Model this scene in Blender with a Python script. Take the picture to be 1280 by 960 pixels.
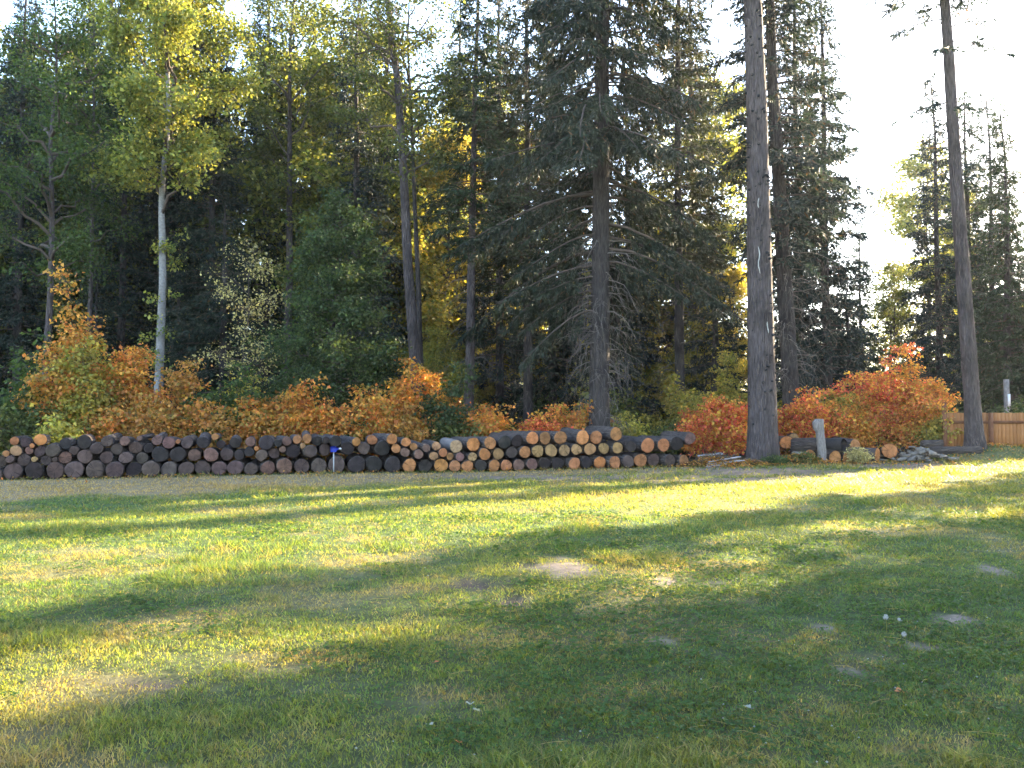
import bpy, math
import numpy as np
from mathutils import Vector

R = math.radians
sc = bpy.context.scene
col = sc.collection
for o in list(bpy.data.objects):
    bpy.data.objects.remove(o)

# ------------------------------------------------------------------ camera
FPX, CX, CY, HC = 1024.0, 640.0, 480.0, 1.6      # focal length / centre in photo pixels
PITCH = R(2.35)
cam_d = bpy.data.cameras.new('camera')
cam_d.sensor_width = 36.0
cam_d.lens = 36.0 * FPX / 1280.0
cam_d.clip_start, cam_d.clip_end = 0.05, 3000.0
cam = bpy.data.objects.new('camera', cam_d)
cam.location = (0, 0, HC)
cam.rotation_euler = (R(90) + PITCH, 0, 0)
col.objects.link(cam)
sc.camera = cam

# ------------------------------------------------------------------ sky, sun, exposure
SUN_AZ, SUN_EL = R(50), R(21)                     # azimuth right of the view axis
world = bpy.data.worlds.new('World')
sc.world = world
world.use_nodes = True
wn = world.node_tree
for n in list(wn.nodes):
    wn.nodes.remove(n)
sky = wn.nodes.new('ShaderNodeTexSky')
sky.sky_type = 'NISHITA'
sky.sun_disc = False
sky.sun_elevation = SUN_EL
sky.sun_rotation = SUN_AZ
sky.air_density, sky.dust_density, sky.ozone_density = 1.0, 1.0, 1.0
bg = wn.nodes.new('ShaderNodeBackground')
bg.inputs['Strength'].default_value = 0.12
wo = wn.nodes.new('ShaderNodeOutputWorld')
wn.links.new(sky.outputs[0], bg.inputs[0])
wn.links.new(bg.outputs[0], wo.inputs[0])

sun_d = bpy.data.lights.new('sun', 'SUN')
sun_d.energy = 5.0
sun_d.angle = R(0.53)
sun_d.color = (1.0, 0.83, 0.55)
sun = bpy.data.objects.new('sun', sun_d)
sdir = Vector((math.sin(SUN_AZ) * math.cos(SUN_EL), math.cos(SUN_AZ) * math.cos(SUN_EL), math.sin(SUN_EL)))
sun.rotation_euler = sdir.to_track_quat('Z', 'Y').to_euler()
sun.location = (40, 30, 40)
col.objects.link(sun)

vs = sc.view_settings
vs.view_transform, vs.look, vs.exposure, vs.gamma = 'Standard', 'None', 3.5, 1.0
vs.use_curve_mapping = False
cy = sc.cycles
cy.use_denoising = True
try:
    cy.denoiser = 'OPENIMAGEDENOISE'
    cy.denoising_input_passes = 'RGB_ALBEDO_NORMAL'
except Exception:
    pass
cy.max_bounces, cy.diffuse_bounces, cy.glossy_bounces = 4, 3, 1
cy.transmission_bounces, cy.volume_bounces, cy.transparent_max_bounces = 3, 0, 4
cy.sample_clamp_indirect = 6.0
cy.use_adaptive_sampling = True
cy.adaptive_threshold = 0.02
cy.caustics_reflective = cy.caustics_refractive = False

# ------------------------------------------------------------------ helpers
def ray(x, y):
    a, b = (x - CX) / FPX, (CY - y) / FPX
    return np.array([a, math.cos(PITCH) - b * math.sin(PITCH), math.sin(PITCH) + b * math.cos(PITCH)])

def at(x, y, Y):                                   # photo pixel -> point at world depth Y
    r = ray(x, y)
    return np.array([0, 0, HC]) + r * (Y / r[1])

def on_ground(x, y):
    r = ray(x, y)
    return np.array([0, 0, HC]) + r * (-HC / r[2])

def xat(x, Y):
    return at(x, 522, Y)[0]

class Noise:                                       # tiling value noise in 2-D
    def __init__(s, seed, n=128):
        s.n = n
        s.g = np.random.RandomState(seed).rand(n, n)
    def at(s, x, y, scale):
        x = np.asarray(x, float) / scale + 1000.0
        y = np.asarray(y, float) / scale + 1000.0
        i, j = np.floor(x).astype(int), np.floor(y).astype(int)
        f, g = x - i, y - j
        f, g = f * f * (3 - 2 * f), g * g * (3 - 2 * g)
        n = s.n
        a, b = s.g[i % n, j % n], s.g[(i + 1) % n, j % n]
        c, d = s.g[i % n, (j + 1) % n], s.g[(i + 1) % n, (j + 1) % n]
        return (a * (1 - f) + b * f) * (1 - g) + (c * (1 - f) + d * f) * g
N1, N2, N3 = Noise(1), Noise(2), Noise(3)
def fbm(x, y, s, N=N1):
    return 0.5 * N.at(x, y, s) + 0.3 * N.at(x + 7, y - 3, s * .47) + 0.2 * N.at(x - 5, y + 11, s * .21)

class MB:                                          # collects vertices and faces; build() makes ONE mesh
    def __init__(s):
        s.V, s.F, s.C, s.n = [], [], [], 0
    def add(s, V, F, C=None):
        V = np.asarray(V, float).reshape(-1, 3)
        F = np.asarray(F, int)
        s.V.append(V)
        s.F.append(F + s.n)
        if C is not None:
            C = np.asarray(C, float)
            s.C.append(np.broadcast_to(C, (len(V), 3)) if C.ndim == 1 else C)
        s.n += len(V)
        return s
    def mesh(s, name, mat, smooth=True):
        V = np.concatenate(s.V)
        me = bpy.data.meshes.new(name)
        me.vertices.add(len(V))
        me.vertices.foreach_set('co', V.astype(np.float32).ravel())
        loops = np.concatenate([f.ravel() for f in s.F])
        tot = np.concatenate([np.full(len(f), f.shape[1]) for f in s.F])
        me.loops.add(len(loops))
        me.loops.foreach_set('vertex_index', loops.astype(np.int32))
        me.polygons.add(len(tot))
        st = np.concatenate([[0], np.cumsum(tot)[:-1]])
        me.polygons.foreach_set('loop_start', st.astype(np.int32))
        me.polygons.foreach_set('loop_total', tot.astype(np.int32))
        if smooth:
            me.polygons.foreach_set('use_smooth', np.ones(len(tot), bool))
        if s.C and sum(len(c) for c in s.C) == len(V):
            C = np.concatenate(s.C)
            at_ = me.color_attributes.new('tint', 'FLOAT_COLOR', 'POINT')
            at_.data.foreach_set('color', np.c_[C, np.ones(len(C))].astype(np.float32).ravel())
        me.update(calc_edges=True)
        me.validate()
        if mat:
            me.materials.append(mat)
        return me
    def build(s, name, mat, parent=None, smooth=True):
        return link(name, s.mesh(name, mat, smooth), parent)

def link(name, data, parent=None):
    o = bpy.data.objects.new(name, data)
    col.objects.link(o)
    if parent is not None:
        o.parent = parent
    return o

def tag(o, label=None, cat=None, group=None, kind=None):
    if label: o['label'] = label
    if cat: o['category'] = cat
    if group: o['group'] = group
    if kind: o['kind'] = kind
    return o

def thing(name, label, cat, loc=(0, 0, 0), rz=0.0, group=None):
    o = link(name, None)
    o.location = loc
    o.rotation_euler = (0, 0, rz)
    return tag(o, label, cat, group)

def tubes(P, Rd, sides=5, cap=True):
    """P (B,K,3) polylines, Rd (B,K) radii -> vertices, quads"""
    P = np.asarray(P, float); Rd = np.asarray(Rd, float)
    if P.ndim == 2: P, Rd = P[None], Rd[None]
    B, K, _ = P.shape
    T = np.gradient(P, axis=1)
    T /= np.linalg.norm(T, axis=2, keepdims=True) + 1e-9
    m = np.abs(T.mean(1, keepdims=True)[..., 2:3]) > .75
    ref = np.where(m, np.array([1., 0, 0]), np.array([0, 0, 1.]))
    U = np.cross(T, np.broadcast_to(ref, T.shape)); U /= np.linalg.norm(U, axis=2, keepdims=True) + 1e-9
    W = np.cross(T, U)
    a = np.arange(sides) * 2 * np.pi / sides
    V = P[:, :, None] + Rd[:, :, None, None] * (np.cos(a)[:, None] * U[:, :, None] + np.sin(a)[:, None] * W[:, :, None])
    V = V.reshape(-1, 3)
    b, k, s = np.meshgrid(np.arange(B), np.arange(K - 1), np.arange(sides), indexing='ij')
    i0 = (b * K + k) * sides
    s2 = (s + 1) % sides
    F = np.stack([i0 + s, i0 + s2, i0 + sides + s2, i0 + sides + s], -1).reshape(-1, 4)
    return V, F

BOXF = np.array([[0, 3, 2, 1], [4, 5, 6, 7], [0, 1, 5, 4], [1, 2, 6, 5], [2, 3, 7, 6], [3, 0, 4, 7]])
def box(x0, x1, y0, y1, z0, z1, j=0, rng=None):
    V = np.array([[x0, y0, z0], [x1, y0, z0], [x1, y1, z0], [x0, y1, z0], [x0, y0, z1], [x1, y0, z1], [x1, y1, z1], [x0, y1, z1]], float)
    if j: V = V + rng.uniform(-j, j, V.shape)
    return V, BOXF

def unit(v):
    return v / (np.linalg.norm(v, axis=-1, keepdims=True) + 1e-9)

def blades(C, D, Nn, L, W, bend=0.0):
    """diamond leaves: base C, direction D, side from normal Nn"""
    S = unit(np.cross(D, Nn))
    L = L[:, None]; W = W[:, None]
    mid = C + D * L * .45 + Nn * L * bend
    V = np.stack([C, mid + S * W * .5, C + D * L, mid - S * W * .5], 1).reshape(-1, 3)
    F = np.arange(len(C) * 4).reshape(-1, 4)
    return V, F

def rand_dirs(rng, n, zbias=0.0):
    v = rng.normal(size=(n, 3)); v[:, 2] += zbias
    return unit(v)

# ------------------------------------------------------------------ materials
def new_mat(name):
    m = bpy.data.materials.new(name)
    m.use_nodes = True
    nt = m.node_tree
    for n in list(nt.nodes): nt.nodes.remove(n)
    out = nt.nodes.new('ShaderNodeOutputMaterial')
    return m, nt, out

def nd(nt, t, **kw):
    n = nt.nodes.new(t)
    for k, v in kw.items():
        if k in n.inputs: n.inputs[k].default_value = v
        else: setattr(n, k, v)
    return n

def leaf_mat(name, trans=.45, tint=(1.25, 1.15, .6), rough=.6, spec=.25):
    m, nt, out = new_mat(name)
    a = nd(nt, 'ShaderNodeAttribute', attribute_name='tint')
    p = nd(nt, 'ShaderNodeBsdfPrincipled', Roughness=rough)
    p.inputs['Specular IOR Level'].default_value = spec
    t = nd(nt, 'ShaderNodeBsdfTranslucent')
    mu = nd(nt, 'ShaderNodeMix', data_type='RGBA', blend_type='MULTIPLY')
    mu.inputs[0].default_value = 1.0
    mu.inputs[7].default_value = (*tint, 1)
    mx = nd(nt, 'ShaderNodeMixShader', Fac=trans)
    L = nt.links.new
    L(a.outputs['Color'], p.inputs['Base Color'])
    L(a.outputs['Color'], mu.inputs[6]); L(mu.outputs[2], t.inputs['Color'])
    L(p.outputs[0], mx.inputs[1]); L(t.outputs[0], mx.inputs[2]); L(mx.outputs[0], out.inputs[0])
    return m

def bark_mat(name, c1, c2, scale=(9, 9, 1.3), bump=.6, c3=None, spots=0.0):
    m, nt, out = new_mat(name)
    L = nt.links.new
    tc = nd(nt, 'ShaderNodeTexCoord')
    mp = nd(nt, 'ShaderNodeMapping'); mp.inputs['Scale'].default_value = scale
    n1 = nd(nt, 'ShaderNodeTexNoise', Scale=2.0, Detail=8.0, Roughness=.65)
    v = nd(nt, 'ShaderNodeTexVoronoi', Scale=2.2, feature='DISTANCE_TO_EDGE')
    n2 = nd(nt, 'ShaderNodeTexNoise', Scale=.7, Detail=3.0)
    L(tc.outputs['Object'], mp.inputs[0]); L(mp.outputs[0], n1.inputs['Vector'])
    wv = nd(nt, 'ShaderNodeMix', data_type='VECTOR'); wv.inputs[0].default_value = .25
    L(mp.outputs[0], wv.inputs[4]); L(n1.outputs['Color'], wv.inputs[5]); L(wv.outputs[1], v.inputs['Vector'])
    L(tc.outputs['Object'], n2.inputs['Vector'])
    cr = nd(nt, 'ShaderNodeValToRGB')
    cr.color_ramp.elements[0].position, cr.color_ramp.elements[1].position = .3, .7
    cr.color_ramp.elements[0].color, cr.color_ramp.elements[1].color = (*c1, 1), (*c2, 1)
    L(n1.outputs[0], cr.inputs[0])
    mx = nd(nt, 'ShaderNodeMix', data_type='RGBA', blend_type='MIX')
    mx.inputs[7].default_value = (*(c3 or [x * .6 for x in c1]), 1)
    r2 = nd(nt, 'ShaderNodeMapRange'); r2.inputs[1].default_value, r2.inputs[2].default_value = .5, .75
    L(n2.outputs[0], r2.inputs[0]); L(r2.outputs[0], mx.inputs[0]); L(cr.outputs[0], mx.inputs[6])
    p = nd(nt, 'ShaderNodeBsdfPrincipled', Roughness=.9)
    p.inputs['Specular IOR Level'].default_value = .15
    L(mx.outputs[2], p.inputs['Base Color'])
    ad = nd(nt, 'ShaderNodeMath', operation='ADD')
    r3 = nd(nt, 'ShaderNodeMapRange'); r3.inputs[2].default_value = .25
    L(v.outputs['Distance'], r3.inputs[0]); L(r3.outputs[0], ad.inputs[0]); L(n1.outputs[0], ad.inputs[1])
    b = nd(nt, 'ShaderNodeBump', Strength=bump, Distance=.07)
    L(ad.outputs[0], b.inputs['Height']); L(b.outputs[0], p.inputs['Normal'])
    L(p.outputs[0], out.inputs[0])
    return m

def plain_mat(name, c, rough=.7, var=.25, scale=6.0, bump=.2, stretch=(1, 1, 1), objcol=False):
    m, nt, out = new_mat(name)
    L = nt.links.new
    tc = nd(nt, 'ShaderNodeTexCoord')
    mp = nd(nt, 'ShaderNodeMapping'); mp.inputs['Scale'].default_value = stretch
    n = nd(nt, 'ShaderNodeTexNoise', Scale=scale, Detail=6.0, Roughness=.6)
    L(tc.outputs['Object'], mp.inputs[0]); L(mp.outputs[0], n.inputs['Vector'])
    mr = nd(nt, 'ShaderNodeMapRange')
    mr.inputs[1].default_value, mr.inputs[2].default_value = .25, .75
    mr.inputs[3].default_value, mr.inputs[4].default_value = 1 - var, 1 + var
    L(n.outputs[0], mr.inputs[0])
    mu = nd(nt, 'ShaderNodeMix', data_type='RGBA', blend_type='MULTIPLY'); mu.inputs[0].default_value = 1
    if objcol:
        oi = nd(nt, 'ShaderNodeObjectInfo'); L(oi.outputs['Color'], mu.inputs[6])
    else:
        mu.inputs[6].default_value = (*c, 1)
    ri = nd(nt, 'ShaderNodeObjectInfo'); rr_ = nd(nt, 'ShaderNodeMapRange')
    rr_.inputs[3].default_value, rr_.inputs[4].default_value = .8, 1.2
    km = nd(nt, 'ShaderNodeMath', operation='MULTIPLY')
    L(ri.outputs['Random'], rr_.inputs[0]); L(rr_.outputs[0], km.inputs[0]); L(mr.outputs[0], km.inputs[1])
    L(km.outputs[0], mu.inputs[7])
    p = nd(nt, 'ShaderNodeBsdfPrincipled', Roughness=rough)
    p.inputs['Specular IOR Level'].default_value = .25
    L(mu.outputs[2], p.inputs['Base Color'])
    b = nd(nt, 'ShaderNodeBump', Strength=bump, Distance=.02)
    L(n.outputs[0], b.inputs['Height']); L(b.outputs[0], p.inputs['Normal'])
    L(p.outputs[0], out.inputs[0])
    return m

def cut_mat():
    m, nt, out = new_mat('cut_wood')
    L = nt.links.new
    tc = nd(nt, 'ShaderNodeTexCoord'); oi = nd(nt, 'ShaderNodeObjectInfo')
    w = nd(nt, 'ShaderNodeTexWave', wave_type='RINGS', rings_direction='Y', Scale=14.0, Distortion=1.6, Detail=2.0)
    w.inputs['Detail Scale'].default_value = 1.5
    n = nd(nt, 'ShaderNodeTexNoise', Scale=7.0, Detail=5.0)
    off = nd(nt, 'ShaderNodeVectorMath', operation='ADD')
    L(tc.outputs['Object'], off.inputs[0]); L(oi.outputs['Random'], off.inputs[1]); L(off.outputs[0], n.inputs['Vector'])
    L(tc.outputs['Object'], w.inputs['Vector'])
    r1 = nd(nt, 'ShaderNodeMapRange'); r1.inputs[3].default_value, r1.inputs[4].default_value = .62, 1.15
    r2 = nd(nt, 'ShaderNodeMapRange'); r2.inputs[1].default_value, r2.inputs[2].default_value = .3, .7
    r2.inputs[3].default_value, r2.inputs[4].default_value = .55, 1.25
    L(w.outputs[0], r1.inputs[0]); L(n.outputs[0], r2.inputs[0])
    k = nd(nt, 'ShaderNodeMath', operation='MULTIPLY'); L(r1.outputs[0], k.inputs[0]); L(r2.outputs[0], k.inputs[1])
    sx = nd(nt, 'ShaderNodeSeparateXYZ'); L(tc.outputs['Object'], sx.inputs[0])
    at2 = nd(nt, 'ShaderNodeMath', operation='ARCTAN2'); L(sx.outputs[0], at2.inputs[0]); L(sx.outputs[2], at2.inputs[1])
    nz = nd(nt, 'ShaderNodeTexNoise', noise_dimensions='2D', Scale=4.2, Detail=2.0)
    cb = nd(nt, 'ShaderNodeCombineXYZ'); L(at2.outputs[0], cb.inputs[0]); L(oi.outputs['Random'], cb.inputs[1])
    sc9 = nd(nt, 'ShaderNodeVectorMath', operation='MULTIPLY'); sc9.inputs[1].default_value = (1, 40, 1)
    L(cb.outputs[0], sc9.inputs[0]); L(sc9.outputs[0], nz.inputs['Vector'])
    ck = nd(nt, 'ShaderNodeMapRange'); ck.inputs[1].default_value, ck.inputs[2].default_value = .62, .70
    ck.inputs[3].default_value, ck.inputs[4].default_value = 1.0, .35
    L(nz.outputs[0], ck.inputs[0])
    k2 = nd(nt, 'ShaderNodeMath', operation='MULTIPLY'); L(k.outputs[0], k2.inputs[0]); L(ck.outputs[0], k2.inputs[1])
    k = k2
    mu = nd(nt, 'ShaderNodeMix', data_type='RGBA', blend_type='MULTIPLY'); mu.inputs[0].default_value = 1
    L(oi.outputs['Color'], mu.inputs[6]); L(k.outputs[0], mu.inputs[7])
    p = nd(nt, 'ShaderNodeBsdfPrincipled', Roughness=.85); p.inputs['Specular IOR Level'].default_value = .15
    L(mu.outputs[2], p.inputs['Base Color'])
    b = nd(nt, 'ShaderNodeBump', Strength=.4, Distance=.01); L(k.outputs[0], b.inputs['Height']); L(b.outputs[0], p.inputs['Normal'])
    L(p.outputs[0], out.inputs[0])
    return m

def ground_mat():
    m, nt, out = new_mat('lawn_ground')
    L = nt.links.new
    a = nd(nt, 'ShaderNodeAttribute', attribute_name='tint')
    tc = nd(nt, 'ShaderNodeTexCoord')
    n = nd(nt, 'ShaderNodeTexNoise', Scale=9.0, Detail=9.0, Roughness=.7)
    L(tc.outputs['Object'], n.inputs['Vector'])
    r = nd(nt, 'ShaderNodeMapRange'); r.inputs[1].default_value, r.inputs[2].default_value = .3, .7
    r.inputs[3].default_value, r.inputs[4].default_value = .6, 1.35
    L(n.outputs[0], r.inputs[0])
    mu = nd(nt, 'ShaderNodeMix', data_type='RGBA', blend_type='MULTIPLY'); mu.inputs[0].default_value = 1
    L(a.outputs['Color'], mu.inputs[6]); L(r.outputs[0], mu.inputs[7])
    p = nd(nt, 'ShaderNodeBsdfPrincipled', Roughness=.95); p.inputs['Specular IOR Level'].default_value = .1
    L(mu.outputs[2], p.inputs['Base Color'])
    b = nd(nt, 'ShaderNodeBump', Strength=.8, Distance=.03); L(n.outputs[0], b.inputs['Height']); L(b.outputs[0], p.inputs['Normal'])
    L(p.outputs[0], out.inputs[0])
    return m

M = dict(
    leaf=leaf_mat('autumn_leaf', .5),
    grass=leaf_mat('grass_blade', .58, (1.9, 1.6, .42), .55, .25),
    needle=leaf_mat('conifer_needles', .28, (1.3, 1.25, .7), .6, .3),
    bark=bark_mat('conifer_bark', (.055, .043, .043), (.165, .132, .13), bump=1.0),
    bark_dark=bark_mat('dark_bark', (.034, .028, .028), (.095, .08, .077), bump=.9),
    bark_pale=bark_mat('pale_bark', (.15, .14, .135), (.28, .26, .25), (4, 4, 7), .4, c3=(.10, .09, .085)),
    log_bark=bark_mat('log_bark', (.06, .047, .043), (.16, .128, .118), (10, 1.5, 10), .9),
    dead=plain_mat('dead_wood', (.13, .11, .10), .9, .35, 5),
    twig=plain_mat('twig_wood', (.08, .06, .05), .9, .3, 5),
    cut=cut_mat(),
    ground=ground_mat(),
    firewood=plain_mat('split_wood', (.17, .145, .125), .9, .4, 9, .5),
    silver=plain_mat('silvered_wood', (.20, .172, .16), .9, .5, 7, .9, (3, 3, 1)),
    board=plain_mat('bleached_board', (.30, .28, .29), .85, .4, 6, .5, (1, 4, 4)),
    brush=plain_mat('brown_twigs', (.17, .115, .075), .9, .4, 5),
    fence=plain_mat('cedar_board', (.31, .13, .045), .75, .22, 5, .25, (6, 6, .6)),
    fence_dark=plain_mat('stained_rail', (.17, .07, .035), .8, .25, 6, .3),
    sap=plain_mat('dried_sap', (.40, .38, .35), .6, .15, 20),
    blue=plain_mat('blue_plastic', (.010, .018, .17), .45, .12, 8, .05),
    stake=plain_mat('white_stake', (.30, .30, .31), .5, .12, 12, .05),
    white=plain_mat('white_card', (.72, .74, .80), .6, .1, 12, .05),
    fluff=leaf_mat('seed_fluff', .4, (1, 1, 1), .9, .1),
    char=plain_mat('charred_wood', (.03, .03, .034), .9, .4, 8, .6),
)

# ------------------------------------------------------------------ ground
LA, LB = 25.2, 0.30                                # face line of the log pile: Y = LA + LB * X
MOUNDS = [(17.4, 31.0, .52, 2.6, 1.5), (8.8, 29.0, .22, 1.5, .9), (21.5, 31.5, .35, 3, 1.2)]
def gz(x, y, fine=True):
    x, y = np.asarray(x, float), np.asarray(y, float)
    z = .07 * (fbm(x, y, 6.0, N2) - .5) + .035 * (fbm(x, y, .9, N3) - .5)
    z = z + (.032 * (fbm(x, y, .26, N2) - .5) if fine else -.014)
    for mx, my, h, sx, sy in MOUNDS:
        z = z + h * np.exp(-((x - mx) / sx) ** 2 - ((y - my) / sy) ** 2)
    return z

# bare and dry places, as seen in the photo: (px, py, half width px, half height px, kind)
PATCH = [(710, 712, 52, 11, 's'), (595, 727, 48, 7, 'd'), (640, 748, 24, 9, 'd'), (195, 851, 52, 6, 'd'),
         (440, 831, 26, 5, 'd'), (365, 833, 14, 4, 'd'), (1190, 770, 24, 9, 's'), (1238, 710, 20, 8, 's'), (1132, 800, 24, 10, 's'),
         (838, 803, 20, 9, 's'), (830, 724, 14, 5, 's'), (895, 727, 16, 5, 's'), (1065, 836, 26, 7, 's'), (1025, 782, 18, 6, 's'),
         (650, 705, 20, 4, 'd'), (470, 695, 60, 9, 'r'), (120, 850, 60, 14, 'r'), (620, 800, 55, 22, 'r'), (860, 770, 60, 12, 'r'),
         (420, 720, 60, 8, 'r'), (1000, 890, 60, 14, 'r'), (760, 860, 70, 16, 'r'), (560, 870, 80, 14, 'r'), (230, 900, 60, 14, 'r'),
         (700, 795, 70, 12, 'r'), (1180, 930, 70, 12, 'r'), (1060, 600, 120, 8, 'r'), (1150, 583, 80, 6, 's'), (960, 590, 150, 6, 's'), (900, 600, 90, 4, 's'), (700, 596, 200, 4, 's')]
PG = []
for px, py, hw, hh, k in PATCH:
    c = on_ground(px, py); a = on_ground(px + hw, py); b = on_ground(px, py - hh); b2 = on_ground(px, py + hh)
    PG.append((c[0], .5 * (b[1] + b2[1]), a[0] - c[0], .5 * (b[1] - b2[1]), k))
def masks(x, y):
    x, y = np.asarray(x, float), np.asarray(y, float)
    wob = .9 * (fbm(x, y, .5, N3) - .5) + .5 * (N1.at(x, y, .12) - .5)
    soil, dark, dry = np.zeros_like(x), np.zeros_like(x), np.zeros_like(x)
    for cx_, cy_, sx, sy, k in PG:
        d = np.sqrt(((x - cx_) / sx) ** 2 + ((y - cy_) / sy) ** 2)
        v = np.clip((1.1 - d + 1.7 * wob) * 1.5, 0, 1)
        if k == 's': soil = np.maximum(soil, v)
        elif k == 'd': dark = np.maximum(dark, v)
        else: dry = np.maximum(dry, np.clip(1.3 - d + 2.8 * wob, 0, 1) * .42)
    # trodden dry strip along the front of the pile, and leaf litter beneath and behind it
    q = (LA + LB * x) - y
    wv = 2.2 * (fbm(x, y, 2.2, N2) - .5) + .8 * (fbm(x, y, .5, N1) - .5)
    width = np.clip(2.6 - x * .36, .5, 6.0)
    strip = np.clip((q - .1 + .5 * wv) * 2, 0, 1) * np.clip((width + 1.0 + wv - q) / 1.3, 0, 1) * np.clip(.85 - .04 * np.clip(x, 0, None), .45, .85)
    dry = np.maximum(dry, strip)
    dry = np.maximum(dry, np.clip((fbm(x, y, 1.3, N1) - .56 + .25 * wob) * 4, 0, .36))
    litter = np.clip((-q + .15 + 1.2 * (fbm(x, y, 1.2, N1) - .5)) * 1.5, 0, 1)
    strip = np.clip(strip, 0, 1)
    return soil, dark, dry, litter

C_GR = np.array([.068, .112, .040]); C_YG = np.array([.150, .165, .042]); C_DRY = np.array([.225, .165, .095])
C_SOIL = np.array([.16, .125, .10]); C_DARK = np.array([.055, .044, .038]); C_LIT = np.array([.075, .05, .03])
def lerp(a, b, t):
    return a * (1 - t[:, None]) + b * t[:, None]

xs = np.concatenate([[-1500, -600, -250, -120, -70, -45, -32], np.linspace(-24, -14, 40), np.arange(-13.9, 14, .17), np.linspace(14.1, 26, 60), [34, 48, 75, 130, 260, 620, 1500]])
ys = np.concatenate([[-400, -120, -40, -12, -3, .5], np.arange(2, 12, .11), np.arange(12, 33, .2), [34, 36, 40, 46, 55, 70, 95, 140, 240, 500, 1000, 2500]])
GX, GY = np.meshgrid(xs, ys)
gx, gy = GX.ravel(), GY.ravel()
soil, dark, dry, litter = masks(gx, gy)
gcol = lerp(np.tile(C_GR * .75, (len(gx), 1)), C_YG * .75, np.clip((fbm(gx, gy, 4.0, N3) - .35) * 2, 0, 1))
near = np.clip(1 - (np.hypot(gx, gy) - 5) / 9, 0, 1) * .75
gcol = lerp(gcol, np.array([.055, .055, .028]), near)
gcol = lerp(gcol, C_DRY, dry * (1 - .5 * near)); gcol = lerp(gcol, C_LIT, litter); gcol = lerp(gcol, C_SOIL, soil); gcol = lerp(gcol, C_DARK, dark)
nx, ny = len(xs), len(ys)
ii, jj = np.meshgrid(np.arange(nx - 1), np.arange(ny - 1))
i0 = (jj * nx + ii).ravel()
far = np.clip((np.hypot(gx, gy) - 60) / 40, 0, 1)
gzv = gz(gx, gy, False) * (1 - far) - .03 * dark + .010 * soil
MB().add(np.c_[gx, gy, gzv], np.stack([i0, i0 + 1, i0 + nx + 1, i0 + nx], 1), gcol).build('ground', M['ground'])['kind'] = 'structure'

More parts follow.
